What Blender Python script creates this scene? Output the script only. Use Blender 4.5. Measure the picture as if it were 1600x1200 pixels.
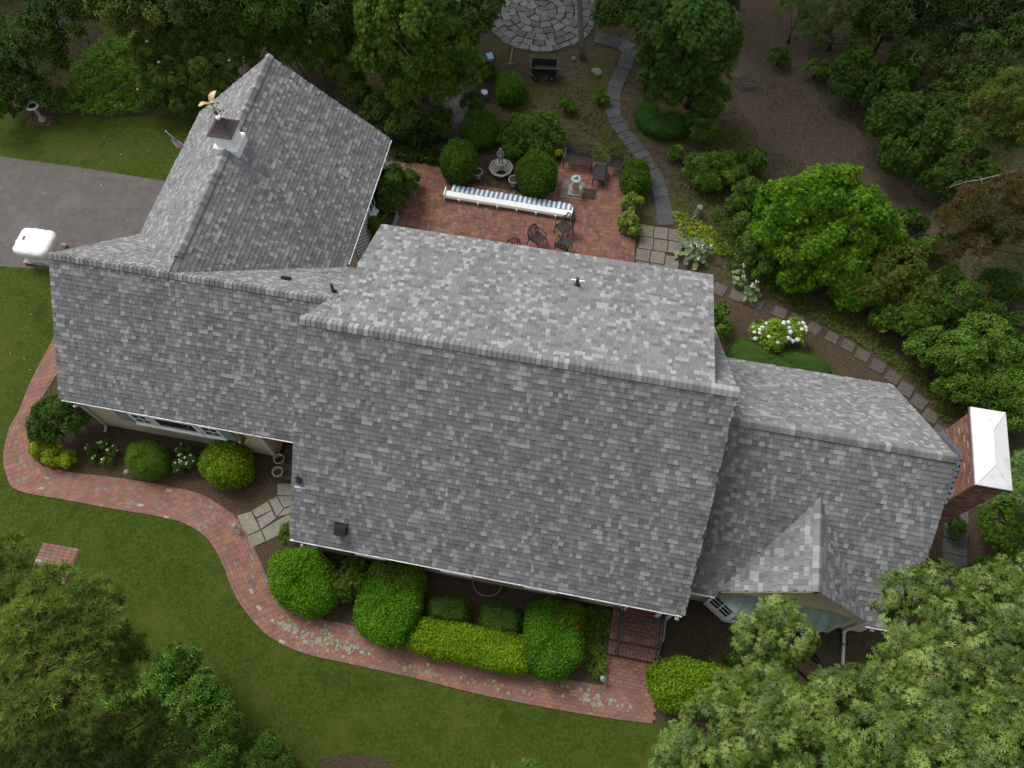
import bpy, math, random
import numpy as np
from mathutils import Matrix, Vector

for o in list(bpy.data.objects):
    bpy.data.objects.remove(o)
random.seed(7)
RNG = np.random.default_rng(11)
SC = bpy.context.scene
COL = SC.collection
R = math.radians

# ------------------------------------------------------------------ camera
CAM_H, CAM_PITCH, CAM_ROLL, FPX = 24.589, 25.541, -1.644, 1201.47
YAW = R(-12.522)                      # the house's long axis against the world X axis
_t, _r = R(CAM_PITCH), R(CAM_ROLL)
FW = np.array([0, math.sin(_t), -math.cos(_t)])
_up, _rt = np.array([0, math.cos(_t), math.sin(_t)]), np.array([1.0, 0, 0])
RT = math.cos(_r)*_rt + math.sin(_r)*_up
UP = -math.sin(_r)*_rt + math.cos(_r)*_up
cam_d = bpy.data.cameras.new('camera')
cam_d.sensor_width = 36.0
cam_d.lens = 36.0*FPX/1600.0
cam_d.clip_end = 3000
cam = bpy.data.objects.new('camera', cam_d)
COL.objects.link(cam)
cam.matrix_world = Matrix(((RT[0], UP[0], -FW[0], 0), (RT[1], UP[1], -FW[1], 0),
                           (RT[2], UP[2], -FW[2], CAM_H), (0, 0, 0, 1)))
SC.camera = cam

# ------------------------------------------------------------------ light: bright overcast, soft sun from the rear left
SUN_EL, SUN_AZ = R(50), R(130)        # azimuth of the sun, counter-clockwise from +X
w = bpy.data.worlds.new('World')
SC.world = w
w.use_nodes = True
nt = w.node_tree
bg = nt.nodes['Background']
sky = nt.nodes.new('ShaderNodeTexSky')
sky.sky_type = 'NISHITA'
sky.sun_disc = False
sky.sun_elevation = SUN_EL
sky.sun_rotation = R(90) - SUN_AZ
sky.dust_density = 3.0
hs = nt.nodes.new('ShaderNodeHueSaturation')
hs.inputs['Saturation'].default_value = 0.22
nt.links.new(sky.outputs[0], hs.inputs['Color'])
nt.links.new(hs.outputs[0], bg.inputs[0])
bg.inputs[1].default_value = 0.15
sd = bpy.data.lights.new('sun', 'SUN')
sd.energy = 1.3
sd.angle = R(25)
sd.color = (1.0, 0.965, 0.91)
sun = bpy.data.objects.new('sun', sd)
COL.objects.link(sun)
_sv = Vector((math.cos(SUN_EL)*math.cos(SUN_AZ), math.cos(SUN_EL)*math.sin(SUN_AZ), math.sin(SUN_EL)))
sun.rotation_euler = _sv.to_track_quat('Z', 'Y').to_euler()
SC.view_settings.view_transform = 'Standard'
SC.view_settings.look = 'None'
SC.view_settings.gamma = 1.0
SC.view_settings.use_curve_mapping = False
SC.view_settings.exposure = 0.62

# ------------------------------------------------------------------ helpers
def at(u, v, z=0.0):
    """point of the place at height z seen at pixel (u, v) of the 1600 px photograph"""
    d = FW + RT*(u-800)/FPX - UP*(v-600)/FPX
    t = (z-CAM_H)/d[2]
    return np.array([d[0]*t, d[1]*t, z])

_c, _s = math.cos(YAW), math.sin(YAW)
def h2w(x, y, z=0.0):
    return np.array([_c*x-_s*y, _s*x+_c*y, z])
def w2h(p):
    return np.array([_c*p[0]+_s*p[1], -_s*p[0]+_c*p[1], p[2]])
def hat(u, v, z=0.0):
    return w2h(at(u, v, z))

def inpoly(P, poly):
    P = np.atleast_2d(P); x, y = P[:, 0], P[:, 1]
    r = np.zeros(len(P), bool); n = len(poly)
    for i in range(n):
        x1, y1 = poly[i][:2]; x2, y2 = poly[(i+1) % n][:2]
        c = ((y1 > y) != (y2 > y)) & (x < (x2-x1)*(y-y1)/((y2-y1) if y2 != y1 else 1e-9)+x1)
        r ^= c
    return r

def spline(pts, n):
    """Catmull-Rom through pts, n samples evenly spaced by arc length"""
    P = np.array(pts, float)
    Q = np.vstack([2*P[0]-P[1], P, 2*P[-1]-P[-2]])
    out = []
    for i in range(1, len(Q)-2):
        for t in np.linspace(0, 1, 24, endpoint=False):
            a, b, c, d = Q[i-1], Q[i], Q[i+1], Q[i+2]
            out.append(.5*(2*b+(c-a)*t+(2*a-5*b+4*c-d)*t*t+(3*b-a-3*c+d)*t**3))
    out.append(P[-1]); out = np.array(out)
    s = np.r_[0, np.cumsum(np.linalg.norm(np.diff(out, axis=0), axis=1))]
    q = np.linspace(0, s[-1], n)
    return np.stack([np.interp(q, s, out[:, k]) for k in range(out.shape[1])], 1)

# ------------------------------------------------------------------ materials
MATS = {}
def mat(name, color=(.5, .5, .5), rough=.7, tint=False, noise=None, bump=None, spec=.3, metal=0.0,
        trans=0.0, alpha=None, noise2=None):
    """procedural material. tint: base colour comes from the mesh attribute 'tint'.
    noise=(scale, amount), noise2 = (scale, colour, low, high): blotches of another colour"""
    if name in MATS: return MATS[name]
    m = bpy.data.materials.new(name); m.use_nodes = True
    t = m.node_tree; N = t.nodes; L = t.links
    b = N['Principled BSDF']
    b.inputs['Roughness'].default_value = rough
    b.inputs['Specular IOR Level'].default_value = spec
    b.inputs['Metallic'].default_value = metal
    if tint:
        a = N.new('ShaderNodeAttribute'); a.attribute_name = 'tint'; src = a.outputs['Color']
    else:
        a = N.new('ShaderNodeRGB'); a.outputs[0].default_value = (*color, 1); src = a.outputs[0]
    tc = N.new('ShaderNodeTexCoord')
    geo = N.new('ShaderNodeNewGeometry')
    co = geo.outputs['Position']
    if noise:
        n = N.new('ShaderNodeTexNoise'); n.inputs['Scale'].default_value = noise[0]
        n.inputs['Detail'].default_value = 6
        L.new(co, n.inputs['Vector'])
        mr = N.new('ShaderNodeMapRange')
        mr.inputs['From Min'].default_value = .3; mr.inputs['From Max'].default_value = .7
        mr.inputs['To Min'].default_value = 1-noise[1]; mr.inputs['To Max'].default_value = 1+noise[1]
        L.new(n.outputs[0], mr.inputs[0])
        mx = N.new('ShaderNodeVectorMath'); mx.operation = 'SCALE'
        L.new(src, mx.inputs[0]); L.new(mr.outputs[0], mx.inputs['Scale'])
        src = mx.outputs[0]
    for k, q in enumerate(noise2 or []):
        n = N.new('ShaderNodeTexNoise'); n.inputs['Scale'].default_value = q[0]
        n.inputs['Detail'].default_value = 5; n.inputs['Roughness'].default_value = .62
        off = N.new('ShaderNodeVectorMath'); off.operation = 'ADD'; off.inputs[1].default_value = (13.7*k, 5.1*k, 2.2*k)
        L.new(co, off.inputs[0]); L.new(off.outputs[0], n.inputs['Vector'])
        mr = N.new('ShaderNodeMapRange'); mr.inputs['From Min'].default_value = q[2]; mr.inputs['From Max'].default_value = q[3]
        L.new(n.outputs[0], mr.inputs[0])
        mx = N.new('ShaderNodeMix'); mx.data_type = 'RGBA'
        L.new(mr.outputs[0], mx.inputs[0]); L.new(src, mx.inputs[6]); mx.inputs[7].default_value = (*q[1], 1)
        src = mx.outputs[2]
    L.new(src, b.inputs['Base Color'])
    if bump:
        n = N.new('ShaderNodeTexNoise'); n.inputs['Scale'].default_value = bump[0]; n.inputs['Detail'].default_value = 6
        L.new(co, n.inputs['Vector'])
        bm = N.new('ShaderNodeBump'); bm.inputs['Strength'].default_value = bump[1]; bm.inputs['Distance'].default_value = bump[2]
        L.new(n.outputs[0], bm.inputs['Height']); L.new(bm.outputs[0], b.inputs['Normal'])
    if trans:
        tr = N.new('ShaderNodeBsdfTranslucent'); L.new(src, tr.inputs[0])
        ms = N.new('ShaderNodeMixShader'); ms.inputs[0].default_value = trans
        L.new(b.outputs[0], ms.inputs[1]); L.new(tr.outputs[0], ms.inputs[2])
        L.new(ms.outputs[0], N['Material Output'].inputs['Surface'])
    MATS[name] = m
    return m

M_SHINGLE = mat('asphalt_shingle', tint=True, rough=.92, noise=(60, .10), spec=.2)
M_DECK = mat('roof_underlay', (.06, .06, .06), .9)
M_LEAF = mat('leaf', tint=True, rough=.65, spec=.12, trans=.3)
M_GLOSSY = mat('glossy_leaf', tint=True, rough=.6, spec=.12, trans=.25)
M_OAK = mat('oak_leaf', tint=True, rough=.42, spec=.35, trans=.25)
M_BARK = mat('bark', (.050, .043, .034), .9, noise=(14, .4), bump=(40, .6, .02))
M_GREYBARK = mat('grey_bark', (.19, .18, .155), .9, noise=(12, .35), bump=(40, .5, .02))
M_BRICK = mat('brick', tint=True, rough=.9, noise=(2.2, .16), spec=.15, bump=(90, .4, .004))
M_STONE = mat('stone', tint=True, rough=.85, noise=(9, .2), bump=(30, .5, .01), spec=.2)
M_WHITE = mat('white_paint', (.78, .78, .78), .5, noise=(3, .04))
M_WALL = mat('beige_siding', (.44, .38, .25), .75, noise=(4, .08))
M_GLASS = mat('window_glass', (.03, .035, .04), .08, spec=.6)
M_SHUT = mat('green_shutter', (.13, .19, .16), .6, noise=(8, .1))
M_COPPER = mat('patina_copper', (.17, .235, .19), .6, noise=(3, .3), noise2=[(5, (.20, .19, .13), .55, .75)])
M_BLACK = mat('black_metal', (.015, .015, .016), .5, spec=.4)
M_IRON = mat('wrought_iron', (.018, .016, .015), .55, spec=.4)
M_LEAD = mat('weathered_lead', (.16, .18, .19), .7, noise=(15, .25))
M_CAST = mat('cast_stone', (.30, .28, .24), .85, noise=(18, .25), bump=(40, .5, .01))

# ------------------------------------------------------------------ object helpers
def tag(o, label=None, cat=None, group=None, kind=None):
    if label: o['label'] = label
    if cat: o['category'] = cat
    if group: o['group'] = group
    if kind: o['kind'] = kind
    return o

def link(o, parent=None):
    COL.objects.link(o)
    if parent is not None: o.parent = parent
    return o

def empty(name, loc=(0, 0, 0), rz=0.0, parent=None):
    o = bpy.data.objects.new(name, None)
    o.empty_display_size = .2
    o.location = loc; o.rotation_euler = (0, 0, rz)
    return link(o, parent)

def raw_mesh(name, V, F, material, tint=None, smooth=False):
    """V (n,3) array, F (m,k) int array (all faces k-gons) or list of lists"""
    me = bpy.data.meshes.new(name)
    V = np.asarray(V, np.float32)
    if isinstance(F, np.ndarray):
        k = F.shape[1]
        me.vertices.add(len(V)); me.vertices.foreach_set('co', V.ravel())
        me.loops.add(F.size); me.loops.foreach_set('vertex_index', F.astype(np.int32).ravel())
        me.polygons.add(len(F)); me.polygons.foreach_set('loop_start', np.arange(0, F.size, k, dtype=np.int32))
        me.update(calc_edges=True)
    else:
        me.from_pydata(V.tolist(), [], [list(f) for f in F]); me.update()
    if tint is not None:
        a = me.attributes.new('tint', 'FLOAT_COLOR', 'POINT')
        t = np.ones((len(V), 4), np.float32); t[:, :3] = tint
        a.data.foreach_set('color', t.ravel())
    me.polygons.foreach_set('use_smooth', np.full(len(me.polygons), bool(smooth)))
    me.materials.append(material)
    return me

def mobj(name, me, parent=None, loc=None, rz=None, scale=None):
    o = bpy.data.objects.new(name, me)
    if loc is not None: o.location = loc
    if rz is not None: o.rotation_euler = (0, 0, rz)
    if scale is not None: o.scale = scale
    return link(o, parent)

class MB:
    """collects simple shapes into one mesh"""
    def __init__(s): s.v = []; s.f = []; s.t = []
    def add(s, V, F, tint=(1, 1, 1)):
        b = len(s.v); s.v += [tuple(map(float, p)) for p in V]; s.f += [[b+i for i in f] for f in F]; s.t += [tint]*len(V); return s
    def box(s, x0, x1, y0, y1, z0, z1, tint=(1, 1, 1)):
        return s.add([(x0, y0, z0), (x1, y0, z0), (x1, y1, z0), (x0, y1, z0), (x0, y0, z1), (x1, y0, z1), (x1, y1, z1), (x0, y1, z1)],
                     [(3, 2, 1, 0), (4, 5, 6, 7), (0, 1, 5, 4), (1, 2, 6, 5), (2, 3, 7, 6), (3, 0, 4, 7)], tint)
    def obox(s, c, d, up, l, w, h, tint=(1, 1, 1)):
        """box centred at c, length l along d, height h along up"""
        d = Vector(d).normalized(); up = Vector(up); e = up.cross(d).normalized(); up = d.cross(e).normalized(); c = Vector(c)
        V = [c+d*(a*l/2)+e*(b*w/2)+up*(k*h/2) for k in (-1, 1) for a, b in ((-1, -1), (1, -1), (1, 1), (-1, 1))]
        return s.add(V, [(3, 2, 1, 0), (4, 5, 6, 7), (0, 1, 5, 4), (1, 2, 6, 5), (2, 3, 7, 6), (3, 0, 4, 7)], tint)
    def prism(s, poly, z0, z1, tint=(1, 1, 1)):
        n = len(poly)
        return s.add([(p[0], p[1], z0) for p in poly]+[(p[0], p[1], z1) for p in poly],
                     [list(range(n))[::-1], list(range(n, 2*n))]+[(i, (i+1) % n, n+(i+1) % n, n+i) for i in range(n)], tint)
    def tube(s, pts, rad, n=6, cap=True, tint=(1, 1, 1)):
        pts = [Vector(p) for p in pts]
        if not hasattr(rad, '__len__'): rad = [rad]*len(pts)
        V = []; prev = None
        for i, p in enumerate(pts):
            d = (pts[min(i+1, len(pts)-1)]-pts[max(i-1, 0)])
            d = d.normalized() if d.length > 1e-9 else Vector((0, 0, 1))
            if prev is None:
                a = d.orthogonal().normalized()
            else:
                a = (prev-d*prev.dot(d)); a = a.normalized() if a.length > 1e-6 else d.orthogonal().normalized()
            prev = a; b = d.cross(a)
            V += [p+(a*math.cos(2*math.pi*k/n)+b*math.sin(2*math.pi*k/n))*rad[i] for k in range(n)]
        F = [(i*n+k, i*n+(k+1) % n, (i+1)*n+(k+1) % n, (i+1)*n+k) for i in range(len(pts)-1) for k in range(n)]
        if cap: F += [list(range(n))[::-1], [(len(pts)-1)*n+k for k in range(n)]]
        return s.add(V, F, tint)
    def lathe(s, prof, n=20, c=(0, 0, 0), cap=True, tint=(1, 1, 1), fn=None):
        V = []
        for r, z in prof:
            for k in range(n):
                a = 2*math.pi*k/n; q = r*(fn(a) if fn else 1)
                V.append((c[0]+q*math.cos(a), c[1]+q*math.sin(a), c[2]+z))
        F = [(i*n+k, i*n+(k+1) % n, (i+1)*n+(k+1) % n, (i+1)*n+k) for i in range(len(prof)-1) for k in range(n)]
        if cap: F += [list(range(n))[::-1], [(len(prof)-1)*n+k for k in range(n)]]
        return s.add(V, F, tint)
    def build(s, name, material, parent=None, smooth=False, tint=False, loc=None, rz=None):
        me = raw_mesh(name, np.array(s.v), s.f, material, np.array(s.t) if tint else None, smooth)
        return mobj(name, me, parent, loc, rz)

def jit(c, a=.1):
    k = 1+random.uniform(-a, a)
    return tuple(max(0, q*k*(1+random.uniform(-a/3, a/3))) for q in c)

# box-like pieces (bricks, slabs) many at a time --------------------------------------------------
def piece_mesh(name, items, material):
    """items: rows x, y, angle, length, width, z0, z1, r, g, b -> one mesh of little blocks"""
    A = np.array(items, float); n = len(A)
    ch = .0018
    tmpl = []
    ca, sa = np.cos(A[:, 2]), np.sin(A[:, 2])
    l, w_ = A[:, 3]/2, A[:, 4]/2
    V = np.zeros((n, 8, 3))
    for k, (sx, sy) in enumerate(((-1, -1), (1, -1), (1, 1), (-1, 1))):
        for lev in (0, 1):
            dx, dy = sx*(l-lev*ch), sy*(w_-lev*ch)
            V[:, k+4*lev, 0] = A[:, 0]+ca*dx-sa*dy
            V[:, k+4*lev, 1] = A[:, 1]+sa*dx+ca*dy
            V[:, k+4*lev, 2] = A[:, 6] if lev else A[:, 5]
    f = np.array([(4, 5, 6, 7), (0, 1, 5, 4), (1, 2, 6, 5), (2, 3, 7, 6), (3, 0, 4, 7)])
    F = (f[None]+8*np.arange(n)[:, None, None]).reshape(-1, 4)
    T = np.repeat(A[:, 7:10], 8, axis=0)
    return raw_mesh(name, V.reshape(-1, 3), F, material, T)

def place_pieces(items, parent, name, fieldname, material, limit=300, key=None):
    """the `limit` pieces that show largest become parts of their own, the rest one field"""
    A = np.array(items, float)
    if key is None:
        d = np.hypot(np.hypot(A[:, 0], A[:, 1]), CAM_H)
        key = -d
    order = np.argsort(-key)
    own = order[:limit]; rest = order[limit:]
    # a small set of shared block meshes, one per colour
    pal = [A[i, 7:10] for i in own[:: max(1, len(own)//10)]][:10]
    cache = {}
    for i in own:
        a = A[i]
        k = int(np.argmin([np.abs(a[7:10]-q).sum() for q in pal]))
        if k not in cache:
            cache[k] = piece_mesh(name, [[0, 0, 0, 1, 1, 0, 1, *pal[k]]], material)
            me = cache[k]
            for v in me.vertices:                        # unit block with a small arris
                if v.co.z > .5: v.co.x *= .985; v.co.y *= .97
        mobj(name, cache[k], parent, (a[0], a[1], a[5]), a[2], (a[3], a[4], a[6]-a[5]))
    if len(rest):
        o = mobj(fieldname, piece_mesh(fieldname, A[rest], material), parent)
        tag(o, kind='stuff')

# foliage ------------------------------------------------------------------------------------------
def _kite(L=1.0, W=.28, ang=0.0, droop=0.0, z=0.0):
    p = np.array([(0, 0, 0), (.5*L, W*L, .05*L), (L, 0, -droop*L), (.5*L, -W*L, .05*L)], float)
    c, s = math.cos(ang), math.sin(ang)
    q = p.copy(); q[:, 0] = p[:, 0]*c-p[:, 1]*s; q[:, 1] = p[:, 0]*s+p[:, 1]*c; q[:, 2] += z
    return q
_KF = [(0, 1, 2), (0, 2, 3)]
def _multi(parts):
    V = []; F = []
    for p, f in parts:
        b = len(V); V += list(p); F += [tuple(b+i for i in t) for t in f]
    return np.array(V, float), np.array(F)
def _lobed(ang, droop, L=1.0):
    pts = [(0, 0), (1, 0), (.5, .06), (.5, -.06)]
    f = [(0, 2, 1), (0, 1, 3)]
    for (x0, tx, ty, w_) in ((.24, .42, .27, .07), (.46, .70, .36, .08), (.70, .94, .24, .07)):
        for sg in (1, -1):
            k = len(pts); pts += [(x0-w_, .02*sg), (x0+w_*1.6, .02*sg), (tx, ty*sg)]; f.append((k, k+1, k+2) if sg > 0 else (k, k+2, k+1))
    P = np.array([(x, y, .03-droop*x*x+.15*abs(y)) for x, y in pts])*L
    c, s = math.cos(ang), math.sin(ang)
    Q = P.copy(); Q[:, 0] = P[:, 0]*c-P[:, 1]*s; Q[:, 1] = P[:, 0]*s+P[:, 1]*c
    return Q, f
rr = random.Random(3)
TEMPL = {
    'leaf': _multi([(_kite(1, .30, 0, .1), _KF)]),
    'pair': _multi([(_kite(1, .28, 0, .15), _KF), (_kite(.9, .28, 2.3, .1), _KF), (_kite(.8, .3, 4.2, .2), _KF)]),
    'whorl': _multi([(_kite(1*(.85+.3*rr.random()), .14, k*2*math.pi/8+rr.uniform(-.15, .15), .22), _KF) for k in range(8)]),
    'spray': _multi([(_kite(1-.15*abs(k), .085, k*.40, .06*abs(k), .03*(k % 2)), _KF) for k in (-2, -1, 0, 1, 2)]),
    'oak': _multi([_lobed(k*2*math.pi/6+rr.uniform(-.25, .25), .25+.2*rr.random(), .8+.35*rr.random()) for k in range(6)]),
    'fern': _multi([(_kite(1, .07, k*2*math.pi/9, .45), _KF) for k in range(9)]),
    'blade': _multi([(np.array([(0, -.05, 0), (0, .05, 0), (.3, 0, 1.)]), [(0, 1, 2)])]),
    'round': _multi([(np.array([(0, 0, 0), (.35, .42, .08), (.75, .40, .05), (1.05, 0, -.1), (.75, -.40, .05), (.35, -.42, .08)]), [(0, 1, 2), (0, 2, 3), (0, 3, 4), (0, 4, 5)])]),
}
def _tuft():
    P = []
    r2 = random.Random(5)
    for k in range(11):
        a = 2*math.pi*k/11+r2.uniform(-.2, .2); e = r2.uniform(.1, 1.3)
        d = np.array([math.cos(a)*math.cos(e), math.sin(a)*math.cos(e), math.sin(e)])
        t = np.array([-math.sin(a), math.cos(a), 0])*.06
        P.append((np.array([-t, t, d*(.8+.3*r2.random())]), [(0, 1, 2)]))
    return _multi(P)
TEMPL['tuft'] = _tuft()

def leaves(P, Nn, size, kind, tint, jitter=.5):
    """instances of a leaf template as raw arrays"""
    n = len(P)
    Nn = Nn+RNG.normal(0, jitter, (n, 3)); Nn /= np.linalg.norm(Nn, axis=1)[:, None]+1e-9
    a = RNG.normal(0, 1, (n, 3)); a -= (a*Nn).sum(1)[:, None]*Nn; a /= np.linalg.norm(a, axis=1)[:, None]+1e-9
    b = np.cross(Nn, a)
    tv, tf = TEMPL[kind]
    s = np.asarray(size).reshape(-1, 1, 1)*np.ones((n, 1, 1))
    V = P[:, None, :]+s*(tv[None, :, 0:1]*a[:, None]+tv[None, :, 1:2]*b[:, None]+tv[None, :, 2:3]*Nn[:, None])
    F = tf[None]+len(tv)*np.arange(n)[:, None, None]
    T = np.repeat(tint, len(tv), axis=0)
    return V.reshape(-1, 3), F.reshape(-1, 3), T

LEAF_GAIN = np.array([1.40, 1.52, .85])
def pick_cols(n, cols, spread=.16, clump=None):
    """leaf colours: cols is a list of (weight, rgb)"""
    wts = np.array([c[0] for c in cols], float); wts /= wts.sum()
    C = np.array([c[1] for c in cols], float)
    idx = RNG.choice(len(cols), n, p=wts) if clump is None else clump
    t = C[idx]*(1+RNG.normal(0, spread, (n, 1)))*(1+RNG.normal(0, .05, (n, 3)))
    return np.clip(t*LEAF_GAIN, .004, .9)

def crown_arrays(blobs, kind, leaf, dens, cols, clumps=1.0, lump=.38, low=-.08, jitter=.5):
    """blobs: (x, y, z, rx, ry, rz). Leaves sit on the outside of smaller clumps spread over each blob"""
    PP, NN, TT = [], [], []
    for (x, y, z, rx, ry, rz) in blobs:
        area = 4*math.pi*((rx*ry)**1.6/3+(rx*rz)**1.6/3+(ry*rz)**1.6/3)**(1/1.6)
        rm = (rx*ry*rz)**(1/3)
        m = max(6, int(clumps*26))
        d = RNG.normal(0, 1, (m*2, 3)); d /= np.linalg.norm(d, axis=1)[:, None]
        d = d[d[:, 2] > low][:m]; m = len(d)
        rad = RNG.uniform(.72, 1.02, m)
        cc = d*rad[:, None]*np.array([rx, ry, rz])*(1-lump*.6)
        cr = lump*rm*RNG.uniform(.7, 1.25, m)
        n = int(dens*area*.66)
        k = RNG.integers(0, m, n)
        e = d[k]*.75+RNG.normal(0, .65, (n, 3)); e /= np.linalg.norm(e, axis=1)[:, None]
        rr_ = cr[k]*RNG.uniform(.55, 1.05, n)
        p = cc[k]+e*rr_[:, None]
        PP.append(p+np.array([x, y, z]))
        NN.append(e*.7+d[k]*.3+np.array([0, 0, .45]))
        cidx = RNG.choice(len(cols), m, p=np.array([c[0] for c in cols])/sum(c[0] for c in cols))
        cl = cidx[k]; sw = RNG.random(n) < .3
        cl[sw] = RNG.integers(0, len(cols), sw.sum())
        TT.append(pick_cols(n, cols, .15, cl))
    P = np.vstack(PP); N_ = np.vstack(NN); T = np.vstack(TT)
    keep = P[:, 2] > .03
    for (x, y, z, rx, ry, rz) in blobs:            # no leaves deep inside a neighbouring mass
        if len(blobs) > 1:
            keep &= (((P-np.array([x, y, z]))/np.array([rx, ry, rz]))**2).sum(1) > .26
    P, N_, T = P[keep], N_[keep], T[keep]
    return leaves(P, N_, leaf*1.1*RNG.uniform(.65, 1.25, len(P)), kind, T, jitter)

def plant(name, label, cat, blobs, kind, leaf, dens, cols, group=None, base=None, trunk=None, lump=.38,
          clumps=1.0, low=-.08, material=None, jitter=.5, stem_r=.03, bark=None, flowers=None):
    """blobs: (u, v, zc, rx, ry, rz) u, v pixels of the blob's centre. trunk: ground pixel of the stem"""
    W = []
    for (u, v, z, rx, ry, rz) in blobs:
        p = at(u, v, z); W.append((p[0], p[1], z, rx, ry, rz))
    if base is None:
        bx = sum(b[0] for b in W)/len(W); by = sum(b[1] for b in W)/len(W)
    else:
        q = at(*base); bx, by = q[0], q[1]
    root = empty(name, (bx, by, 0))
    V, F, T = crown_arrays([(b[0]-bx, b[1]-by, b[2], b[3], b[4], b[5]) for b in W], kind, leaf, dens, cols, clumps, lump, low, jitter)
    mobj('crown' if trunk else 'foliage', raw_mesh('foliage', V, F, material or M_LEAF, T), root)
    mb = MB()
    big = bool(trunk)
    for (x, y, z, rx, ry, rz) in W:
        dx, dy = x-bx, y-by
        r0 = trunk if big else stem_r
        if big:
            mb.tube([(0, 0, z*.35), (dx*.35, dy*.35, z*.62), (dx*.75+random.uniform(-.2, .2), dy*.75, z*.9), (dx, dy, z+.2*rz)],
                    [r0*.42, r0*.26, r0*.14, r0*.05], 6)
            for k in range(5):
                a = random.uniform(0, 6.28)
                mb.tube([(dx*.8, dy*.8, z*.92), (dx+rx*.4*math.cos(a), dy+ry*.4*math.sin(a), z+rz*.15), (dx+rx*.85*math.cos(a), dy+ry*.85*math.sin(a), z+rz*.3)],
                        [r0*.11, r0*.07, r0*.03], 5)
        else:
            for k in range(4):
                a = random.uniform(0, 6.28)
                mb.tube([(dx*.6, dy*.6, -.02), (dx+rx*.25*math.cos(a), dy+ry*.25*math.sin(a), z*.6), (dx+rx*.7*math.cos(a), dy+ry*.7*math.sin(a), z+rz*.35)],
                        [r0, r0*.7, r0*.3], 5)
    if big:
        zt = min(b[2] for b in W)*.9
        mb.tube([(0, 0, -.05), (0, 0, .25), (.02, .03, zt*.5), (0, 0, zt)], [trunk*1.35, trunk, trunk*.85, trunk*.6], 8)
    mb.build('trunk' if big else 'stems', bark or M_BARK, root, smooth=True)
    if flowers:
        fc, fn_, fr = flowers
        m2 = MB()
        for k in range(fn_):
            b = W[k % len(W)]
            a = random.uniform(0, 6.28); q = math.sqrt(random.random())*.92; e = math.sqrt(max(0, 1-q*q))
            c = (b[0]-bx+b[3]*q*math.cos(a), b[1]-by+b[4]*q*math.sin(a), b[2]+b[5]*e*1.0)
            f = jit(random.choice(fc), .1); s_ = fr*random.uniform(.7, 1.2)
            m2.lathe([(.3*s_, -.5*s_), (.95*s_, -.1*s_), (.8*s_, .35*s_), (.25*s_, .6*s_)], 7, c, tint=f)
        m2.build('blossoms', mat('petal', tint=True, rough=.7, trans=.2), root, tint=True, smooth=True)
    return tag(root, label, cat, group)

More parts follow.
